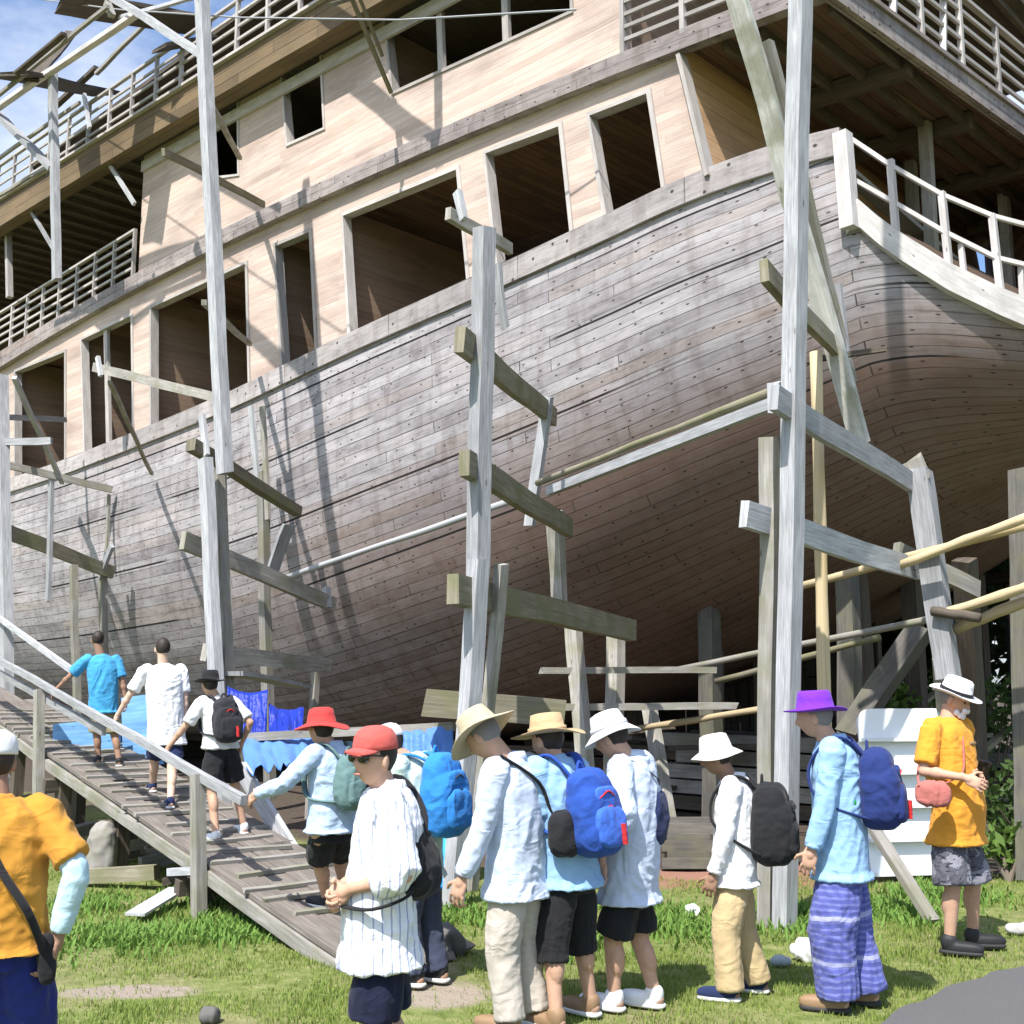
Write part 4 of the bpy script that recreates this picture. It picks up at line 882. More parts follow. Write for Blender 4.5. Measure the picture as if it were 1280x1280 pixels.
for i, (s, o, n) in enumerate(((3.2, 3.6, 5), (5.8, 3.9, 4), (.9, 5.6, 4))):
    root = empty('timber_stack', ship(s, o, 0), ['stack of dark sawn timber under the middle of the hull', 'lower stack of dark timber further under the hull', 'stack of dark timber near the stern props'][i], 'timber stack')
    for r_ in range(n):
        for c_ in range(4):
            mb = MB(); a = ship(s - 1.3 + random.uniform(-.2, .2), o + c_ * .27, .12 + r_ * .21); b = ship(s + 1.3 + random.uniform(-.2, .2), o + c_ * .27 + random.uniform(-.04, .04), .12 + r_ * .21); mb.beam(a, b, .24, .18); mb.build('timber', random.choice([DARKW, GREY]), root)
# ------------------------------------------------------------------ trees beyond the ship
def leaf_mat(name, a, b_):
    m, nt, b = mat(name, rough=.55, spec=.3); oi = N(nt, 'ShaderNodeNewGeometry'); c = mix(nt, noise_(nt, oi.outputs['Position'], 1.6, 5), (*a, 1), (*b_, 1)); lk(nt, c, b.inputs['Base Color'])
    tr = N(nt, 'ShaderNodeBsdfTranslucent'); lk(nt, c, tr.inputs[0]); mx = N(nt, 'ShaderNodeMixShader'); mx.inputs[0].default_value = .35; lk(nt, b.outputs[0], mx.inputs[1]); lk(nt, tr.outputs[0], mx.inputs[2]); lk(nt, mx.outputs[0], nt.nodes['Material Output'].inputs[0]); return m
LF = leaf_mat('leaves', (.03, .065, .015), (.09, .15, .035)); LF2 = leaf_mat('bright_leaves', (.06, .12, .02), (.15, .24, .05)); BARK = wood('bark', (.1, .08, .06), (.17, .14, .11), (.22, .19, .15))
def leaves(mb_c, n, size, name, m, parent):
    vs = np.zeros((n, 4, 3)); 
    for i in range(n):
        c, r = random.choice(mb_c); d = V((random.gauss(0, 1), random.gauss(0, 1), random.gauss(0, 1))).normalized(); p = c + d * r * random.uniform(.55, 1.08); p.z = max(p.z, .1)
        n1 = V((random.gauss(0, 1), random.gauss(0, 1), random.gauss(0, 1) + .6)).normalized(); t = n1.orthogonal().normalized(); t = Matrix.Rotation(random.random() * 6.28, 3, n1) @ t; b = n1.cross(t); s = size * random.uniform(.6, 1.3)
        vs[i] = [p - t * s, p + b * s * .45, p + t * s, p - b * s * .45]
    mb = MB(); mb.add([V(x) for x in vs.reshape(-1, 3)], [(4 * i, 4 * i + 1, 4 * i + 2, 4 * i + 3) for i in range(n)]); mb.build(name, m, parent)
def tree(x, y, hgt, rad, label, n=2600, m=LF, size=.16, low=.25):
    root = empty('tree', (x, y, 0), label, 'tree', 'trees behind the yard'); mb = MB(); mb.sm = True; top = V((x + .2, y, hgt * .7)); base = V((x, y, -.1)); cl = []
    mb.tube([base, base.lerp(top, .3) + V((.08, 0, 0)), base.lerp(top, .65) - V((.06, 0, 0)), top], [hgt * .03, hgt * .024, hgt * .017, hgt * .007], 10)
    for k in range(13):
        t = random.uniform(low, 1); a = random.random() * 6.28; rr = rad * random.uniform(.35, .85); c = V((x + math.cos(a) * rr, y + math.sin(a) * rr, hgt * (low + .12 + (.98 - low - .2) * t))); st = base.lerp(top, min(.95, t * .8)); mb.tube([st, st.lerp(c, .5) + V((0, 0, .15)), c], [hgt * .009, hgt * .006, hgt * .003], 6)
        cl.append((c, rad * random.uniform(.28, .48)))
    mb.build('trunk', BARK, root); leaves(cl, n, size, 'crown', m, root)
for i, (px, Y, hgt, rad, lb) in enumerate(((1180, 21, 7.0, 3.0, 'dense dark tree behind the stern, left of the right-hand trees'), (1300, 22, 7.5, 3.2, 'tall dark tree cut by the right picture edge behind the stern'), (1080, 24, 6.5, 3.0, 'dark tree glimpsed between the props behind the bamboo upright'), (960, 26, 6.5, 3.2, 'dark tree far under the hull behind the right scaffold post'), (1420, 19, 7.5, 3.2, 'tree just outside the right picture edge'))):
    q = at(px, 850, Y); tree(q.x, q.y, hgt, rad, lb, 3600, LF, .2, .1)
def bush(px, Y, h, r, label, n=1500, m=LF2):
    q = at(px, 850, Y); root = empty('bush', (q.x, q.y, 0), label, 'bush', 'bushes behind the stern'); cl = []; mb = MB()
    for k in range(7):
        a = random.random() * 6.28; c = V((q.x + math.cos(a) * r * .6, q.y + math.sin(a) * r * .6, h * random.uniform(.25, .8))); cl.append((c, r * random.uniform(.3, .5))); mb.tube([V((q.x, q.y, -.05)), c], [.02, .008], 6)
    mb.build('stem', BARK, root); leaves(cl, n, .07, 'foliage', m, root)
bush(1165, 14.5, 1.9, .9, 'sunlit green bush left of the white band hat'); bush(1225, 15, 1.9, .9, 'sunlit green bush right of the white band hat', 800, LF); bush(1270, 13, 1.2, .8, 'low green bush at the right edge behind the phone', 500, LF); bush(1130, 17, 2.2, 1.0, 'bush glimpsed over the white lapped panel'); bush(1246, 10.6, .6, .28, 'small leafy shrub beside the camouflage shorts', 260)
root = empty('dark_shed', at(1330, 850, 17), 'dark open shed at the right edge behind the yard', 'shed'); c = at(1330, 850, 17); c.z = 0
mb = MB(); mb.box(c + V((1.2, 0, 1.6)), 4, .12, 3.2); mb.build('wall', FENCE, root); mb = MB(); mb.box(c + V((1.2, -.6, 3.3)), 4.4, 2.4, .12); mb.build('roof', DARKW, root)
for x in (-.7, 1.0): mb = MB(); mb.beam(c + V((x, -1.6, 0)), c + V((x, -1.6, 3.25)), .12, .12); mb.build('post', DARKW, root)

# odd poles and planks jammed among the props in the dark
for i in range(34):
    s, o = random.uniform(-.2, 9.5), random.uniform(1.6, 4.9); a = ship(s, o, random.uniform(.05, 1.3)); an = random.choice((0, 0, 1.57)) + random.uniform(-.35, .35); l = random.uniform(.8, 2.6)
    d = (LD * math.cos(an) + ND * math.sin(an)) * l; d.z = random.uniform(-.4, .9) * l * .5; c = a + d; c.z = max(.05, c.z); so_, oo = (c - C0).dot(LD), (c - C0).dot(ND)
    top = min(sect(max(s, 0), .97)[1], sect(max(so_, 0), .97)[1]) - .2
    if max(a.z, c.z) > top: c.z = min(c.z, top); a.z = min(a.z, top)
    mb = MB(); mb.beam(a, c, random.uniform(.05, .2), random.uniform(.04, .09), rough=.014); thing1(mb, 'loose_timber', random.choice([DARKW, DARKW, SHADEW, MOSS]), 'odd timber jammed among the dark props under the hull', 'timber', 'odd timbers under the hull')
# ------------------------------------------------------------------ people
SKIN = skin_mat('skin', (.52, .31, .22)); SKIN_T = skin_mat('tanned_skin', (.33, .19, .13)); SKIN_P = skin_mat('fair_skin', (.6, .4, .31))
HAIR = mat('dark_hair', (.03, .022, .018), .6)[0]; HAIRG = mat('grey_hair', (.2, .185, .175), .8)[0]
BLACK = cloth('black_fabric', (.018, .018, .02)); NAVY = cloth('navy_fabric', (.02, .03, .085)); LENS = mat('dark_lens', (.01, .01, .012), .15, .6)[0]
RUB = mat('sole_rubber', (.6, .6, .58), .7)[0]; RUBD = mat('dark_sole', (.03, .03, .03), .7)[0]; EYEW = mat('eye_white', (.7, .68, .65), .3)[0]
def ik(a, t, l1, l2, pole):
    d = t - a; L = d.length; mx = (l1 + l2) * .995
    if L > mx: t = a + d * (mx / L); d = t - a; L = mx
    u = d.normalized(); x = (l1 * l1 - l2 * l2 + L * L) / (2 * L); hgt = math.sqrt(max(l1 * l1 - x * x, 0)); p = (pole - u * pole.dot(u)).normalized()
    return a + u * x + p * hgt, t
def hand(mb, w, d, palm, side, k, curl=1.0):
    """palm: direction the palm faces, side: direction of the thumb"""
    d = d.normalized(); palm = (palm - d * palm.dot(d)).normalized(); side = d.cross(palm).normalized() if d.cross(palm).dot(side) > 0 else -d.cross(palm).normalized()
    mb.ell(w + d * .052 * k, .042 * k, .054 * k, .017 * k, (side, d, palm), 14, 8, .8); mb.cap(w - d * .02 * k, w + d * .03 * k, .026 * k, .028 * k)
    for i, l in enumerate((.92, 1.05, 1.0, .8)):
        p = w + d * (.092 + .004 * (1.5 - abs(i - 1.5))) * k + side * (.036 - .024 * i) * k; dr = (d + side * (.06 - .04 * i)).normalized(); ang = 0
        for seg, an in ((.042, 18), (.027, 30), (.021, 28)):
            ang += an * curl; e = dr * math.cos(R(ang)) + palm * math.sin(R(ang)); q = p + e * seg * l * k; mb.cap(p, q, .0086 * k, .0072 * k, 10); p = q
    p = w + d * .03 * k + side * .034 * k
    for seg, (a, b, c) in ((.042, (.55, .75, .25)), (.032, (.75, .35, .5))):
        q = p + (d * a + side * b + palm * c).normalized() * seg * k; mb.cap(p, q, .0115 * k, .0095 * k, 10); p = q
def head(mb, c, f, r, u, k):
    n, m = 28, 24; rs = []
    for i in range(m + 1):
        t = -math.pi / 2 + math.pi * (i * .99 + m * .005) / m; ring = []
        for j in range(n):
            a = 2 * math.pi * j / n; x, y, z = math.cos(t) * math.cos(a), math.cos(t) * math.sin(a), math.sin(t)
            X, Y, Z = x * .074, y * .096, z * .116
            if z < 0: X *= 1 - .26 * (-z) ** 1.4; Y *= 1 - (.30 if y < 0 else .05) * (-z) ** 1.2
            if y > 0:
                Y += .026 * math.exp(-(x / .17) ** 2) * max(0, 1 - abs((z + .2) / .24) ** 2) if -.44 < z < .1 else 0
                Y -= .010 * (math.exp(-((x - .4) / .2) ** 2) + math.exp(-((x + .4) / .2) ** 2)) * math.exp(-((z - .04) / .13) ** 2)
                Y += .005 * math.exp(-((z - .22) / .1) ** 2); Y += .009 * math.exp(-(x / .25) ** 2) * math.exp(-((z + .86) / .16) ** 2)
                Y += .007 * math.exp(-(x / .3) ** 2) * (math.exp(-((z + .52) / .05) ** 2) + .9 * math.exp(-((z + .64) / .05) ** 2))
            ring.append(c + (r * X + f * Y + u * Z) * k)
        rs.append(ring)
    mb.rings(rs)
    for sg in (-1, 1): mb.ell(c + (r * sg * .076 - f * .006 - u * .012) * k, .009 * k, .021 * k, .033 * k, ((r * .9 - f * sg * .35).normalized(), (f * .9 + r * sg * .35).normalized(), u), 10, 8)
def frames(f, pitch=0, roll=0):
    u = V((0, 0, 1)); r = f.cross(u).normalized(); q = Matrix.Rotation(-R(pitch), 3, r); return (q @ f), r, (q @ u)
class Person: pass
def person(label, th, hip, neck, hd, feet, wr, Y=None, hyaw=None, hpitch=10, k=None, skin=None, on='ground', vox=.0056, hair=HAIR, eyes=False, twist=0, poles=(None, None), hand_curl=(1.35, 1.35), toe=None, wid=1.0, group='visitors touring the shipyard'):
    p = Person(); skin = skin or SKIN; p.skin = skin
    hit = gnd if on == 'ground' else ramp_hit
    ft = [hit(*q[:2]) if len(q) == 2 else at(*q) for q in feet]      # left, right sole points
    base = (ft[0] + ft[1]) / 2; Y = Y or base.y; p.base = base; p.Y = Y
    F_ = V((math.cos(R(th)), math.sin(R(th)), 0)); Rr = V((F_.y, -F_.x, 0)); U = V((0, 0, 1)); p.F, p.R, p.U = F_, Rr, U
    pel = at(*hip, Y); nk = at(neck[0], neck[1], Y + neck[2]); hc = at(hd[0], hd[1], Y + hd[2])
    k = k or (nk.z - base.z) / 1.43; p.k = k; D = (nk - pel).normalized(); p.D = D; p.pel, p.nk = pel, nk
    SF = Matrix.Rotation(R(twist), 3, 'Z') @ F_; SR = V((SF.y, -SF.x, 0)); SFn = SR.cross(D).normalized(); SFn = SFn if SFn.dot(F_) > 0 else -SFn; p.SF, p.SR = SFn, SR
    sh = [nk - D * .055 * k + SR * sg * .172 * k * wid for sg in (-1, 1)]; hp = [pel - U * .02 * k + Rr * sg * .088 * k for sg in (-1, 1)]
    an = [q + U * .085 * k - F_ * .03 * k for q in ft]; p.ft = ft
    ua, fa, tl, sl = .295 * k, .262 * k, (pel.z - base.z) * .5, (pel.z - base.z) * .49
    el, w2, kn = [], [], []
    for i, sg in enumerate((-1, 1)):
        t = at(wr[i][0], wr[i][1], Y + wr[i][2]); pole = poles[i] or (SR * sg * .5 - F_ * .9 - U * .3)
        e, t = ik(sh[i], t, ua, fa, pole); el.append(e); w2.append(t)
        a, _ = ik(hp[i], an[i], (hp[i] - an[i]).length * .5035, (hp[i] - an[i]).length * .5035, F_ + Rr * sg * .12); kn.append(a)
    p.sh, p.el, p.wr, p.hp, p.kn, p.an = sh, el, w2, hp, kn, an
    p.root = empty('person', base, label, 'person', group)
    hf = F_ if hyaw is None else V((math.cos(R(hyaw)), math.sin(R(hyaw)), 0)); p.hf, p.hr, p.hu = frames(hf, hpitch); p.hc = hc
    mb = MB(); head(mb, hc, p.hf, p.hr, p.hu, k); mb.cap(nk - D * .06 * k, hc - p.hu * .05 * k - p.hf * .02 * k, .062 * k, .054 * k)
    tor(mb, p, [(0, .132, .09), (.25, .12, .085), (.55, .132, .09), (.8, .15, .095), (.92, .13, .075), (1.0, .06, .055)], -.02)
    for i in (0, 1):
        mb.cap(sh[i], el[i], .046 * k, .036 * k); mb.cap(el[i], w2[i], .038 * k, .024 * k)
        m_ = el[i].lerp(w2[i], .3); mb.ell(m_, .041 * k, .041 * k, .06 * k, tri((w2[i] - el[i]).normalized()))
        fd = w2[i] - el[i]; sg = (-1, 1)[i]; hand(mb, w2[i], (fd.normalized() * .8 - U * .25).normalized(), -SR * sg * .8 + F_ * .1 + (U * -.4 if hand_curl[i] > 1.2 else V()), F_ * .8 + U * .3, k, hand_curl[i])
        mb.cap(hp[i], kn[i], .078 * k, .055 * k); mb.cap(kn[i], an[i], .052 * k, .036 * k); mb.ell(kn[i].lerp(an[i], .28) - F_ * .018 * k, .05 * k, .055 * k, .11 * k, tri((an[i] - kn[i]).normalized()))
        tf = F_ if toe is None else V((math.cos(R(toe[i])), math.sin(R(toe[i])), 0))
        mb.cap(an[i] - U * .04 * k - tf * .02 * k, an[i] - U * .055 * k + tf * .12 * k, .036 * k, .028 * k)
    mb.ell(pel, .122 * k, .085 * k, .085 * k, (Rr, F_, U)); p.toe = toe
    fuse(mb.build('body', skin, p.root), vox, 1)
    if hair:
        mb = MB(); mb.sm = True; mb.ell(hc + (p.hu * .022 - p.hf * .018) * k, .078 * k, .09 * k, .102 * k, (p.hr, p.hf, p.hu), 20, 14)
        fuse(mb.build('hair', hair, p.root), .008, 1, .003, label and len(label))
    if eyes:
        mb = MB(); mb.sm = True
        for sg in (-1, 1): mb.ell(hc + (p.hr * sg * .03 + p.hf * .08 + p.hu * .006) * k, .013 * k, .008 * k, .008 * k, (p.hr, p.hf, p.hu), 10, 8)
        mb.build('eyes', HAIR, p.root)
        mb = MB(); mb.sm = True; mb.ell(hc + (p.hf * .093 - p.hu * .067) * k, .024 * k, .008 * k, .006 * k, (p.hr, p.hf, p.hu), 10, 8); mb.build('mouth', mat('lips', (.4, .17, .14), .5)[0], p.root)
    return p
def tri(d):
    x = d.cross(V((0, 0, 1)) if abs(d.z) < .9 else V((0, 1, 0))).normalized(); return (x, d.cross(x), d)
def tor(mb, p, prof, drop=0.0, grow=0.0, belly=0.0):
    """elliptic rings from the hips to the neck; drop>0 extends a hem below the hips"""
    rs = []; n = 22; k = p.k
    pr = prof if drop <= 0 else [(-drop, prof[0][1] * 1.14, prof[0][2] * 1.24)] + prof
    for t, a, b in pr:
        c = p.pel.lerp(p.nk, max(t, 0)) + (V((0, 0, t)) if t < 0 else V()); w_ = min(max(t, 0), 1)
        r = p.R.lerp(p.SR, w_).normalized(); f = p.F.lerp(p.SF, w_).normalized()
        c = c - f * .012 * k * math.sin(math.pi * w_) + f * belly * math.exp(-((t - .25) / .25) ** 2)
        rs.append([c + r * math.copysign(abs(math.cos(x)) ** .85, math.cos(x)) * (a * k + grow) + f * math.copysign(abs(math.sin(x)) ** .85, math.sin(x)) * (b * k + grow) for x in [2 * math.pi * j / n for j in range(n)]])
    mb.rings(rs)
def seg(mb, pts, rad, n=16): mb.tube(pts, rad, n)
def shirt(p, m, sleeve='long', hem=.10, loose=.012, wr=.010, name='shirt', belly=.0, collar=True, seed=0):
    mb = MB(); k = p.k
    tor(mb, p, [(0, .168, .128), (.25, .156, .122), (.5, .162, .125), (.75, .172, .122), (.9, .155, .1), (.97, .10, .075), (1.0, .072, .066)], hem, loose, belly)
    if collar: seg(mb, [p.nk - p.D * .05, p.nk + p.D * .018 * k], [.082 * k, .067 * k])
    for i in (0, 1):
        a, e, w = p.sh[i], p.el[i], p.wr[i]; s_ = (a - p.nk).normalized(); mb.ell(a - s_ * .012, .07 * k, .07 * k, .07 * k)
        if sleeve == 'long':
            seg(mb, [a, a.lerp(e, .5), e.lerp(a, .06), e.lerp(w, .08), e.lerp(w, .5), e.lerp(w, .9)], [.072 * k, .064 * k, .058 * k, .057 * k, .052 * k, .043 * k])
        elif sleeve == 'short': seg(mb, [a, a.lerp(e, .4), a.lerp(e, .82)], [.072 * k, .07 * k, .071 * k])
        elif sleeve == 'three': seg(mb, [a, a.lerp(e, .5), e.lerp(a, .05), e.lerp(w, .1), e.lerp(w, .45)], [.074 * k, .070 * k, .070 * k, .070 * k, .068 * k])
    o = fuse(mb.build(name, m, p.root), .0085, 2, wr, p.base.x * 7 + seed)
    if sleeve == 'long':
        for i in (0, 1):
            e, w = p.el[i], p.wr[i]; q = MB(); q.sm = True; q.tube([e.lerp(w, .86), e.lerp(w, .865), e.lerp(w, .96), e.lerp(w, .965)], [.036 * k, .0475 * k, .045 * k, .034 * k], 16); q.build('cuff', m, o)
    if collar and sleeve != 'short':
        q = MB(); q.sm = True; c = p.nk; a = p.D; q.tube([c - a * .02, c - a * .012, c + a * .035 * k, c + a * .038 * k], [.07 * k, .0875 * k, .07 * k, .06 * k], 20); q.build('collar', m, o)
    return o
def pants(p, m, cut=1.0, r=(.098, .082, .068, .066), wr=.008, name='trousers', waist=.12, seed=3):
    """cut: 1 = ankle, .5 = knee"""
    mb = MB(); k = p.k
    tor(mb, p, [(-.09 * k, .15, .112), (0, .15, .108), (waist, .14, .10)])
    for i in (0, 1):
        h, kn, an = p.hp[i], p.kn[i], p.an[i] + V((0, 0, -.03 * k))
        inw = p.R * (.034 if i == 0 else -.034) * k; pts = [h + p.U * .02 * k + inw, h.lerp(kn, .35) + inw * .35, h.lerp(kn, .7)]; rd = [r[0] * k * .82, r[0] * k * .96, (r[0] * .45 + r[1] * .55) * k]
        if cut <= .5: pts[-1] = h.lerp(kn, min(.7, cut * 1.4)); pts += [h.lerp(kn, cut * 2)]; rd += [r[1] * k]
        else:
            c = (cut - .5) * 2; pts += [kn, kn.lerp(an, .5 * c), kn.lerp(an, c)]; rd += [r[1] * k, r[2] * k, r[3] * k]
        seg(mb, pts, rd)
    return fuse(mb.build(name, m, p.root), .0085, 2, wr, p.base.x * 5 + seed)
def shoes(p, m, sole=RUB, name='shoe'):
    k = p.k
    for i in (0, 1):
        tf = p.F if p.toe is None else V((math.cos(R(p.toe[i])), math.sin(R(p.toe[i])), 0)); c = p.ft[i]; rr = V((tf.y, -tf.x, 0)); mb = MB()
        mb.ell(c + tf * .055 * k + p.U * .04 * k, .046 * k, .135 * k, .042 * k, (rr, tf, p.U), 18, 10, .75); mb.ell(c - tf * .03 * k + p.U * .07 * k, .044 * k, .055 * k, .055 * k, (rr, tf, p.U), 14, 8, .8)
        o = fuse(mb.build(name, m, p.root), .008, 2); s = MB(); s.sm = True
        s.ell(c + tf * .045 * k + p.U * .012 * k, .049 * k, .142 * k, .016 * k, (rr, tf, p.U), 20, 6, .5); s.build('sole', sole, o)
def hat(p, kind, m, band=None, tilt=0, seed=1.0, lift=.045):
    k = p.k; u = p.hu; f, r = p.hf, p.hr
    if tilt: q = Matrix.Rotation(R(tilt), 3, r); u, f = q @ u, q @ f
    o = p.hc + u * lift * k - f * .008 * k; ax = (r, f, u); mb = MB(); mb.sm = True
    sc = lambda pr: [(a * k, b * k) for a, b in pr]
    wv = lambda a, rr: (.010 * math.sin(2 * a + seed) + .006 * math.sin(3 * a + seed * 2)) * max(0, rr / k - .1) / .06 * k
    if kind == 'bucket': pr = [(.002, .108), (.05, .106), (.078, .095), (.088, .06), (.096, .012), (.1, .0), (.125, -.02), (.152, -.043), (.155, -.048), (.15, -.05), (.12, -.028), (.094, -.01), (.09, -.005), (.002, .02)]
    elif kind == 'fedora': pr = [(.002, .098), (.035, .1), (.07, .106), (.082, .095), (.09, .05), (.097, .0), (.13, -.006), (.158, .002), (.16, -.001), (.155, -.006), (.12, -.014), (.095, -.01), (.002, .01)]
    elif kind == 'wide': pr = [(.002, .115), (.05, .113), (.08, .1), (.09, .06), (.1, .005), (.14, -.012), (.185, -.03), (.188, -.034), (.183, -.037), (.14, -.02), (.098, -.008), (.002, .01)]
    elif kind == 'flat': pr = [(.002, .105), (.05, .104), (.08, .098), (.088, .05), (.098, .0), (.15, -.004), (.195, -.008), (.197, -.011), (.19, -.014), (.14, -.01), (.096, -.01), (.002, .01)]
    if kind == 'cap':
        mb.lathe(sc([(.002, .083), (.04, .08), (.068, .064), (.085, .035), (.091, .0), (.091, -.018), (.087, -.02), (.08, 0), (.002, .02)]), o, ax, 26, 1.0, 1.16)
        rs = []
        for t in np.linspace(0, 1, 7):
            y = .085 + .085 * t; hw = .078 * math.sqrt(max(0, 1 - (t * .97) ** 2.6)) + .004; zz = -.006 - .012 * t
            rs.append([o + (r * x * hw + f * (y - .03 * x * x) + u * (zz - .018 * x * x + d)) * k for x, d in [(xx, .004) for xx in np.linspace(-1, 1, 9)] + [(xx, -.004) for xx in np.linspace(1, -1, 9)]])
        mb.rings(rs)
    else: mb.lathe(sc(pr), o, ax, 36, 1.0, 1.14, wv)
    h = mb.build('hat' if kind != 'cap' else 'cap', m, p.root)
    if band:
        b = MB(); b.sm = True; b.lathe(sc([(.0962, .026), (.1005, .026), (.1035, .004), (.098, .004), (.0962, .026)]) if kind != 'bucket' else sc([(.095, .03), (.0985, .03), (.1025, .004), (.098, .004)]), o, ax, 30, 1.0, 1.14); b.build('hat_band', band, h)
    return h
def backpack(p, m, label, w=.145, d=.10, h=.215, off=.0, side=0.0, down=.27, pm=None, strapm=None, accent=None, name='backpack', tilt=0):
    k = p.k; c = p.nk - p.D * down * k - p.SF * (.125 + d + off) * k + p.SR * side
    U2 = (p.D + p.SF * tilt).normalized(); Fn = p.SR.cross(U2).normalized(); Fn = Fn if Fn.dot(p.SF) > 0 else -Fn
    root = empty(name, c - U2 * h, label, 'backpack' if 'pack' in name else 'bag', None); ax = (p.SR, Fn, U2); mb = MB()
    mb.ell(c - U2 * h * .18, w, d, h * .8, ax, 24, 16, .6); mb.ell(c + U2 * h * .3 + Fn * d * .12, w * .9, d * .86, h * .68, ax, 22, 14, .75); fuse(mb.build('bag_body', m, root), .008, 3, .010, c.x * 9)
    mb = MB(); mb.ell(c - Fn * d * .86 - U2 * h * .34, w * .78, d * .3, h * .46, ax, 20, 12, .55); fuse(mb.build('front_pocket', pm or m, root), .008, 2, .007, c.x * 4)
    mb = MB(); mb.ell(c - Fn * d * .8 + U2 * h * .36, w * .6, d * .16, h * .2, ax, 18, 10, .6); fuse(mb.build('front_pocket', pm or m, root), .008, 2, .005, c.x * 4)
    sm = strapm or m
    for sg in (-1, 1):
        s0 = p.SR * sg; pts = [c + U2 * h * .78 + Fn * d * .7 + s0 * .05, p.nk - p.D * .035 * k + s0 * .105 * k - p.SF * .07 * k + p.U * .045 * k, p.nk - p.D * .06 * k + s0 * .12 * k + p.SF * .03 * k + p.U * .058 * k, p.nk - p.D * .13 * k + s0 * .125 * k + p.SF * .13 * k, p.nk - p.D * .27 * k + s0 * .15 * k + p.SF * .125 * k, p.nk - p.D * .36 * k + s0 * .178 * k + p.SF * .02, c - U2 * h * .7 + s0 * w * .8 + Fn * d * .5]
        q = MB(); q.sm = True; fine = spline(pts, 5); q.tube(fine, .026, 8, .35); q.build('shoulder_strap', sm, root)
    q = MB(); q.sm = True; q.tube(spline([c + U2 * h * .95 + Fn * d * .5 - p.SR * .03, c + U2 * (h + .035) + Fn * d * .5, c + U2 * h * .95 + Fn * d * .5 + p.SR * .03], 6), .008, 6); q.build('grab_handle', sm, root)
    for z0 in (.12, .45):
        q = MB(); q.sm = True; q.tube(spline([c - Fn * d * 1.02 + U2 * h * z0 + p.SR * x * w * .7 - U2 * abs(x) * .05 + Fn * x * x * .035 for x in (-1, -.5, 0, .5, 1)], 4), .005, 6); q.build('zip', accent or RUBD, root)
    if accent:
        q = MB(); q.beam(c - Fn * (d + .035) - U2 * h * .3 + p.SR * w * .3, c - Fn * (d + .03) - U2 * h * .75 + p.SR * w * .3, .025, .012); q.build('loop_tag', accent, root)
    return root
def spline(pts, n):
    P = [pts[0]] + list(pts) + [pts[-1]]; out = []
    for i in range(1, len(P) - 2):
        a, b, c, d = P[i - 1:i + 3]
        for j in range(n):
            t = j / n; out.append(.5 * ((2 * b) + (c - a) * t + (2 * a - 5 * b + 4 * c - d) * t * t + (3 * b - a - 3 * c + d) * t ** 3))
    return out + [P[-2]]
def sling(p, m, label, c, size, strap, cat='shoulder bag', name='sling_bag', ax=None, e=.6, rad=.016):
    root = empty(name, c - V((0, 0, size[2])), label, cat); mb = MB(); mb.ell(c, *size, ax or (p.SR, p.SF, p.D), 20, 12, e); fuse(mb.build('bag_body', m, root), .008, 2, .009, c.x * 3)
    q = MB(); q.sm = True; q.tube(spline(strap, 5), rad, 8, .35); q.build('strap', m, root)
    return root
# ---- fabrics
def pat_stripes(k, col, duty=.75, axis=(1, 0, 0)):
    def f(nt, ob, c):
        dt = N(nt, 'ShaderNodeVectorMath', operation='DOT_PRODUCT'); lk(nt, ob, dt.inputs[0]); dt.inputs[1].default_value = axis
        w_ = noise_(nt, ob, 5, 2); s_ = math_(nt, 'SINE', math_(nt, 'MULTIPLY_ADD', dt.outputs['Value'], k, math_(nt, 'MULTIPLY', w_, 3.0))); return mix(nt, math_(nt, 'GREATER_THAN', s_, duty), c, (*col, 1))
    return f
def pat_plaid(nt, ob, c):
    sp = N(nt, 'ShaderNodeSeparateXYZ'); lk(nt, ob, sp.inputs[0]); wv = math_(nt, 'MULTIPLY_ADD', noise_(nt, ob, 6, 2), .05, sp.outputs[2])
    s1 = math_(nt, 'SINE', math_(nt, 'MULTIPLY', wv, 27)); s2 = math_(nt, 'SINE', math_(nt, 'MULTIPLY', wv, 190)); s3 = math_(nt, 'SINE', math_(nt, 'MULTIPLY', math_(nt, 'ADD', sp.outputs[0], sp.outputs[1]), 110))
    c = mix(nt, math_(nt, 'MULTIPLY', math_(nt, 'GREATER_THAN', s2, .3), .3), c, (.3, .33, .62, 1)); c = mix(nt, math_(nt, 'MULTIPLY', math_(nt, 'GREATER_THAN', s3, .55), .35), c, (.05, .06, .22, 1))
    return mix(nt, math_(nt, 'MULTIPLY', math_(nt, 'GREATER_THAN', s1, .95), .65), c, (.46, .47, .66, 1))
def pat_camo(nt, ob, c):
    a = noise_(nt, ob, 12, 3); b = noise_(nt, mapping(nt, ob, (1, 1, 2)), 22, 3)
    c = mix(nt, math_(nt, 'GREATER_THAN', a, .52), c, (.2, .2, .23, 1)); return mix(nt, math_(nt, 'GREATER_THAN', b, .6), c, (.03, .03, .04, 1))
LBLUE = cloth('light_blue_cloth', (.42, .53, .70)); PBLUE = cloth('pale_blue_cloth', (.50, .57, .70)); SKYB = cloth('sky_blue_cloth', (.27, .45, .66)); WHT = cloth('white_cloth', (.72, .72, .73), .05)
TEE = cloth('bright_blue_cloth', (.06, .31, .56)); BEIGE = cloth('beige_cloth', (.50, .45, .39)); KHAKI = cloth('khaki_cloth', (.50, .38, .21)); OCHRE = cloth('ochre_cloth', (.50, .235, .035)); ORNG = cloth('orange_yellow_cloth', (.66, .29, .035))
INDIGO = cloth('indigo_cloth', (.02, .03, .17)); PLAID = cloth('blue_plaid_cloth', (.09, .105, .33), pattern=pat_plaid); CAMO = cloth('grey_camouflage', (.09, .09, .11), pattern=pat_camo)
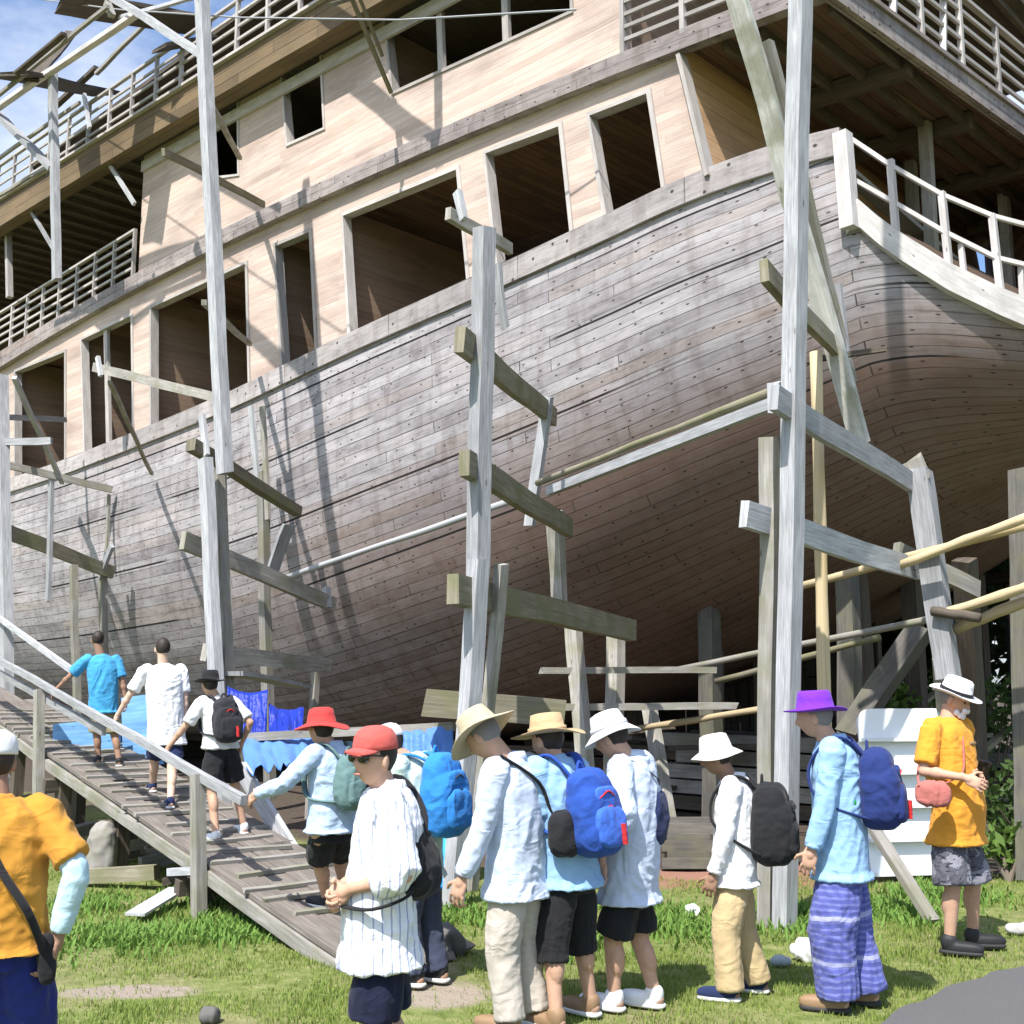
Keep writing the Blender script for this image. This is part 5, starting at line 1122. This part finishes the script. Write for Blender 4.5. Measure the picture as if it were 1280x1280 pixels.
STRIPE = cloth('striped_white_cloth', (.76, .77, .8), .05, pat_stripes(170, (.34, .37, .5), .84, (.94, .34, 0))); PURP = cloth('purple_felt', (.16, .03, .42)); RED = cloth('red_cloth', (.48, .05, .045)); CORAL = cloth('faded_red_cloth', (.52, .10, .085))
TAN = cloth('tan_canvas', (.45, .38, .26)); STRAW = cloth('straw_weave', (.48, .34, .19)); CREAM = cloth('cream_canvas', (.66, .6, .54), .1); RBLUE = cloth('royal_blue_nylon', (.025, .075, .34)); MIDN = cloth('midnight_nylon', (.02, .035, .14)); TEALN = cloth('teal_grey_nylon', (.12, .2, .2)); AZURE = cloth('azure_nylon', (.03, .2, .55)); REDN = cloth('red_nylon', (.55, .03, .03)); PINK = cloth('dusty_red_leather', (.42, .14, .12)); JEANS = cloth('dark_jeans', (.05, .06, .1)); KHG = cloth('olive_khaki', (.3, .26, .16)); LCY = cloth('pale_cyan_sleeve', (.45, .62, .70)); WSHOE = mat('white_shoe', (.7, .72, .73), .7)[0]; BSHOE = mat('black_shoe', (.02, .02, .022), .6)[0]; BRSHOE = mat('brown_leather', (.25, .16, .09), .6)[0]; DKGRN = mat('green_badge', (.02, .3, .06), .6)[0]

# 1 tan hat, bowed head
p = person('person in tan bush hat bowing forward, light blue long-sleeved shirt and beige trousers', 150, (645, 1098), (640, 948, 0), (604, 921, -.03), [(632, 1293), (664, 1280)], [(577, 1100, -.18), (655, 1080, .28)], hpitch=40, hair=HAIRG, k=1.0, wid=1.05, poles=(V((.6, -.2, -.4)), None))
shirt(p, PBLUE, hem=.09); pants(p, BEIGE, .97, (.105, .088, .078, .076)); hat(p, 'wide', TAN, None, 0, 2); shoes(p, BRSHOE)
cc = at(712, 1040, p.Y - .02)
sling(p, BLACK, 'black shoulder bag slung across the back of the light blue shirt', cc, (.15, .075, .12), [p.sh[0] + V((.03, 0, .08)), p.nk - p.D * .12 - p.SF * .155, p.nk - p.D * .3 - p.SF * .19 + p.SR * .08, cc - p.SF * .04, cc + p.SR * .05], rad=.024)
# 2 straw hat with royal blue pack
p = person('person in round straw hat with a royal blue backpack and black capri trousers', 138, (712, 1092), (692, 948, 0), (684, 925, 0), [(690, 1287), (733, 1268)], [(672, 1075, .05), (752, 1075, .1)], hpitch=8, skin=SKIN, k=.97)
shirt(p, SKYB, 'short', .06); pants(p, BLACK, .62, (.105, .09, .085, .085)); hat(p, 'flat', STRAW, STRAW); shoes(p, BRSHOE)
backpack(p, RBLUE, 'royal blue backpack with a red tag worn behind the straw hat', .15, .11, .23, pm=cloth('mid_blue_nylon', (.05, .14, .55)), accent=REDN, down=.3)
# 3 white bucket hat
p = person('person in white bucket hat, loose pale shirt and black shorts with bare legs', 150, (786, 1112), (790, 945, .02), (764, 922, -.02), [(762, 1262), (812, 1258)], [(745, 1055, -.12), (780, 1060, .3)], hpitch=22, skin=SKIN, k=.98)
shirt(p, PBLUE, 'three', .06, .022); pants(p, BLACK, .40, (.105, .105, 0, 0)); hat(p, 'bucket', WHT, WHT); shoes(p, WSHOE)
cc = at(822, 1022, p.Y + .02)
sling(p, NAVY, 'navy drawstring bag hanging on the back of the white bucket hat wearer', cc, (.10, .05, .15), [p.sh[0] + V((.02, 0, .07)), p.nk - p.D * .1 - p.SF * .14, cc + p.D * .17, cc - p.D * .1], 'drawstring bag', 'drawstring_bag', e=.8, rad=.008)
# 4 khaki trousers
p = person('short person in cream bucket hat, white long sleeves and khaki trousers', 162, (918, 1098), (918, 972, .02), (895, 946, -.01), [(908, 1251), (944, 1240)], [(890, 1098, -.14), (905, 1085, .22)], hpitch=15, skin=SKIN_T, k=.88)
shirt(p, WHT, hem=.03); pants(p, KHAKI, .98, (.11, .09, .085, .082)); hat(p, 'bucket', CREAM, None, 4, 4); shoes(p, NAVY)
backpack(p, BLACK, 'large plain black backpack on the person in khaki trousers', .16, .125, .235, down=.28)
# 5 purple hat
p = person('person in bright purple hat, sky blue shirt and blue plaid trousers', 160, (1052, 1085), (1042, 925, .0), (1018, 896, -.02), [(1042, 1264), (1080, 1255)], [(1010, 1085, -.16), (1022, 1080, .22)], hpitch=8, skin=SKIN, hair=HAIRG, k=.98)
shirt(p, SKYB, hem=.05, loose=.02); pants(p, PLAID, .97, (.13, .125, .115, .11), .012); hat(p, 'fedora', PURP, None, 5); shoes(p, BRSHOE, RUBD)
q = backpack(p, MIDN, 'midnight blue backpack with a green badge behind the purple hat', .155, .115, .225, down=.27, accent=REDN)
mb = MB(); mb.sm = True; mb.ell(at(1066, 1003, p.Y - .17), .02, .01, .022); mb.build('badge', DKGRN, q)
# 6 yellow shirt with the phone
p = person('man in orange-yellow polo shirt and white band hat looking down at his phone', -55, (1192, 1040), (1184, 900, 0), (1194, 874, .0), [(1222, 1183, ), (1193, 1192)], [(1222, 968, -.16), (1206, 972, -.30)], hpitch=22, hyaw=-42, skin=SKIN, hair=HAIRG, k=.99, eyes=True, toe=(-8, -25), wid=1.1, hand_curl=(1.6, 1.6))
shirt(p, ORNG, 'short', .07, .026, belly=.07); pants(p, CAMO, .47, (.12, .125, 0, 0)); hat(p, 'fedora', WHT, BLACK, 0); shoes(p, BSHOE, RUBD)
mb = MB(); mb.sm = True; mb.ell(p.nk - p.D * .155 * p.k + p.SF * .135 - p.SR * .075, .036, .01, .012, (p.SR, p.SF, p.D), 12, 6, .6); mb.build('chest_emblem', BRSHOE, p.root)
mb = MB(); mb.sm = True; [mb.ell(p.hc + (p.hr * a + p.hf * b - p.hu * c) * p.k, .02, .018, .02, (p.hr, p.hf, p.hu)) for a, b, c in ((0, .085, .098), (-.025, .077, .09), (.025, .077, .09), (-.048, .055, .075), (.048, .055, .075), (-.018, .094, .05), (.018, .094, .05))]; fuse(mb.build('beard', WHT, p.root), .006, 1, .004)
cc = at(1166, 992, p.Y - .3)
sling(p, PINK, 'dusty red shoulder bag at the hip of the man in yellow', cc, (.11, .05, .085), [cc + V((.08, .02, .06)), p.nk - p.D * .34 + p.SF * .17 + p.SR * .12, p.nk - p.D * .17 + p.SF * .15 + p.SR * .06, p.nk + p.SF * .085 - p.D * .03 - p.SR * .02, p.nk - p.SR * .085 + V((0, 0, .02)), p.nk - p.D * .1 - p.SF * .14, p.nk - p.D * .3 - p.SF * .16 + p.SR * .12, cc + V((-.09, 0, .05))], e=.7, rad=.009, ax=(V((.9, -.43, 0)), V((.43, .9, 0)), V((0, 0, 1))))
pc = at(1229, 962, p.Y - .26); mb = MB(); mb.box(pc, .08, .012, .15, tuple(Matrix.Rotation(R(40), 3, 'X') @ Matrix.Rotation(R(-25), 3, 'Z') @ V(a) for a in ((1, 0, 0), (0, 1, 0), (0, 0, 1)))); tag(mb.build('phone', LENS), 'black phone held by the man in orange-yellow', 'phone')
# 7 striped shirt, red cap
p = person('person in faded red cap, sunglasses and long striped white shirt facing left', 186, (478, 1168), (486, 985, .04), (468, 948, .0), [(468, 1405), (500, 1392)], [(436, 1112, -.15), (430, 1106, -.05)], hyaw=226, hpitch=-3, skin=SKIN, hair=HAIR, eyes=True, k=.98, wid=1.08, hand_curl=(1.9, 1.9), poles=(V((.9, -.5, -.5)), V((.5, .5, -.6))))
shirt(p, STRIPE, 'three', .115, .024, .014, belly=.03); pants(p, cloth('dark_navy_shorts', (.012, .014, .035)), .46, (.11, .108, 0, 0)); hat(p, 'cap', CORAL, None, -6, lift=.06); shoes(p, BSHOE)
mb = MB(); mb.sm = True
for sg in (-1, 1): mb.ell(p.hc + (p.hr * sg * .033 + p.hf * .088 + p.hu * .004) * p.k, .033, .016, .024, (p.hr, p.hf, p.hu), 14, 8, .8)
mb.tube(spline([p.hc + (p.hr * a + p.hf * b + p.hu * .014) * p.k for a, b in ((-.078, 0), (-.066, .075), (0, .102), (.066, .075), (.078, 0))], 4), .004, 6); mb.build('sunglasses', LENS, p.root)
cc = at(512, 1065, p.Y + .0)
sling(p, BLACK, 'black sling bag worn low across the back of the striped shirt', cc, (.155, .085, .20), [at(430, 1133, p.Y - .13), at(465, 1137, p.Y - .23), at(510, 1120, p.Y - .19), cc - V((0, .05, .1)), cc + V((.06, .05, .12)), p.sh[1] + V((.05, .05, .07)), p.nk + V((-.1, .05, -.0))], e=.8, ax=(V((.35, .9, .1)).normalized(), V((.85, -.33, .45)).normalized(), V((-.42, -.05, .9)).normalized()), rad=.02)
# 8 azure backpack, half hidden
p = person('person with an azure backpack and dark jeans half hidden behind the striped shirt', 150, (522, 1085), (516, 945, 0), (486, 930, 0), [(515, 1232), (545, 1226)], [(500, 1080, -.1), (540, 1080, .2)], hpitch=20, skin=SKIN, k=.95)
shirt(p, cloth('pale_green_cloth', (.5, .62, .55)), 'short', .05); pants(p, JEANS, .97); shoes(p, BSHOE); hat(p, 'cap', WHT)
backpack(p, AZURE, 'azure backpack visible behind the striped shirt', .155, .11, .25, down=.24)
# 9 red hat on the ramp
p = person('person in red sun hat and light blue shirt starting up the gangway', 140, (414, 1035), (416, 932, 0), (401, 912, -.02), [(404, 1135), (428, 1128)], [(322, 992, -.05), (435, 1020, .1)], Y=7.95, hpitch=8, on='ramp', vox=.0075, k=.96)
shirt(p, LBLUE, hem=.02); pants(p, BLACK, .40, (.105, .1, 0, 0)); hat(p, 'wide', RED, None, 4); shoes(p, BSHOE)
backpack(p, TEALN, 'teal grey backpack on the person in the red hat', .12, .09, .19, down=.24)
# 10 black hat on the ramp
f1 = ramp_hit(270, 1053)
p = person('person in black hat and white shirt climbing the gangway with a dark backpack', 128, (276, 932), (272, 872, 0), (262, 856, -.02), [(268, 1053), (303, 1042)], [(203, 944, -.1), (302, 930, .1)], hpitch=5, on='ramp', vox=.0085)
shirt(p, WHT, 'short', .02); pants(p, BLACK, .42, (.11, .11, 0, 0)); hat(p, 'fedora', BLACK, None); shoes(p, WSHOE)
backpack(p, cloth('charcoal_nylon', (.03, .03, .035)), 'small charcoal backpack on the climber in the black hat', .12, .08, .19, down=.24, accent=REDN)
# 11 white tee
p = person('bareheaded person in plain white tee and navy shorts climbing the gangway', 118, (208, 922), (204, 832, 0), (203, 811, 0), [(190, 990), (212, 1010)], [(140, 905, -.1), (232, 915, .05)], hpitch=5, on='ramp', skin=SKIN_P, vox=.0085, wid=1.12)
shirt(p, WHT, 'short', .06, .025); pants(p, NAVY, .36, (.105, .1, 0, 0)); shoes(p, NAVY)
# 12 blue tee
p = person('foremost climber in bright blue tee and olive shorts on the gangway', 118, (130, 888), (127, 820, 0), (122, 800, 0), [(122, 955), (148, 958)], [(70, 862, -.05), (158, 880, .05)], hpitch=5, on='ramp', skin=SKIN_T, vox=.0085, wid=1.1)
shirt(p, TEE, 'short', .02, .02); pants(p, KHG, .42, (.11, .105, 0, 0)); shoes(p, BSHOE)
# 13 yellow at the left edge
p = person('person in ochre tee over pale sleeves and indigo trousers at the left picture edge', 112, (-2, 1178), (-6, 1000, 0), (-8, 952, .05), [(-20, 1435), (22, 1432)], [(-60, 1150, 0), (72, 1172, .0)], Y=4.5, hpitch=5, skin=SKIN_T, k=.97, wid=1.0, poles=(None, V((.9, -.3, -.2))))
mb = MB()
for i in (0, 1):
    mb = MB(); seg(mb, [p.sh[i].lerp(p.el[i], .5), p.el[i].lerp(p.sh[i], .05), p.el[i].lerp(p.wr[i], .1), p.el[i].lerp(p.wr[i], .9)], [.05, .05, .05, .04]); fuse(mb.build('under_sleeve', LCY, p.root), .008, 2, .006)

shirt(p, OCHRE, 'short', .03, .02, .012); pants(p, INDIGO, .97, (.13, .12, .11, .105), .014); hat(p, 'cap', WHT); shoes(p, BSHOE)
cc = at(58, 1198, p.Y - .02)
sling(p, BLACK, 'black strap bag hanging at the hip of the ochre tee', cc, (.03, .04, .09), [p.nk - p.SR * .08 + V((0, 0, .06)), p.nk - p.D * .2 - p.SF * .16, at(35, 1140, p.Y - .17), cc], 'strap bag', rad=.018)
# visitors' shadowy companion in the dark under the hull is left as clutter
# ------------------------------------------------------------------ light, sky, camera
az = R(27); el = R(56)
ldir = V((math.sin(az) * math.cos(el), math.cos(az) * math.cos(el), -math.sin(el)))
su = bpy.data.lights.new('sun', 'SUN'); su.energy = 5.0; su.angle = R(.53); su.color = (1, .965, .91)
so = bpy.data.objects.new('sun', su); COL.objects.link(so); so.rotation_euler = ldir.to_track_quat('-Z', 'Y').to_euler(); so.location = (-5, -8, 20)
w = bpy.data.worlds.new('World'); SC.world = w; w.use_nodes = True; nt = w.node_tree; bg = nt.nodes['Background']
sk = nt.nodes.new('ShaderNodeTexSky'); sk.sky_type = 'NISHITA'; sk.sun_disc = False; sk.sun_elevation = el; sk.sun_rotation = az + math.pi
sk.air_density = 1.0; sk.dust_density = 2.0; sk.ozone_density = 1.5
tc = nt.nodes.new('ShaderNodeTexCoord'); cn = noise_(nt, mapping(nt, tc.outputs['Generated'], (1, 1, 2.2)), 2.6, 7, .6)
cf = ramp(nt, cn, [(.46, (0, 0, 0)), (.7, (.75,) * 3)]); nt.links.new(mix(nt, cf, mix(nt, 1.0, sk.outputs[0], (1.15, 1.3, 1.5, 1), 'MULTIPLY'), (8.5, 8.8, 9.2, 1)), bg.inputs[0]); bg.inputs[1].default_value = .1
cam = bpy.data.cameras.new('camera'); co = bpy.data.objects.new('camera', cam); COL.objects.link(co)
cam.sensor_width = 36; cam.lens = F / 1280 * 36; co.location = (0, 0, CH); co.rotation_euler = (math.pi / 2 + PITCH, 0, 0); cam.clip_end = 2000; cam.clip_start = .05
SC.camera = co
SC.view_settings.view_transform = 'Standard'; SC.view_settings.look = 'None'; SC.view_settings.exposure = .72; SC.view_settings.gamma = 1
SC.cycles.max_bounces = 6; SC.cycles.use_denoising = True
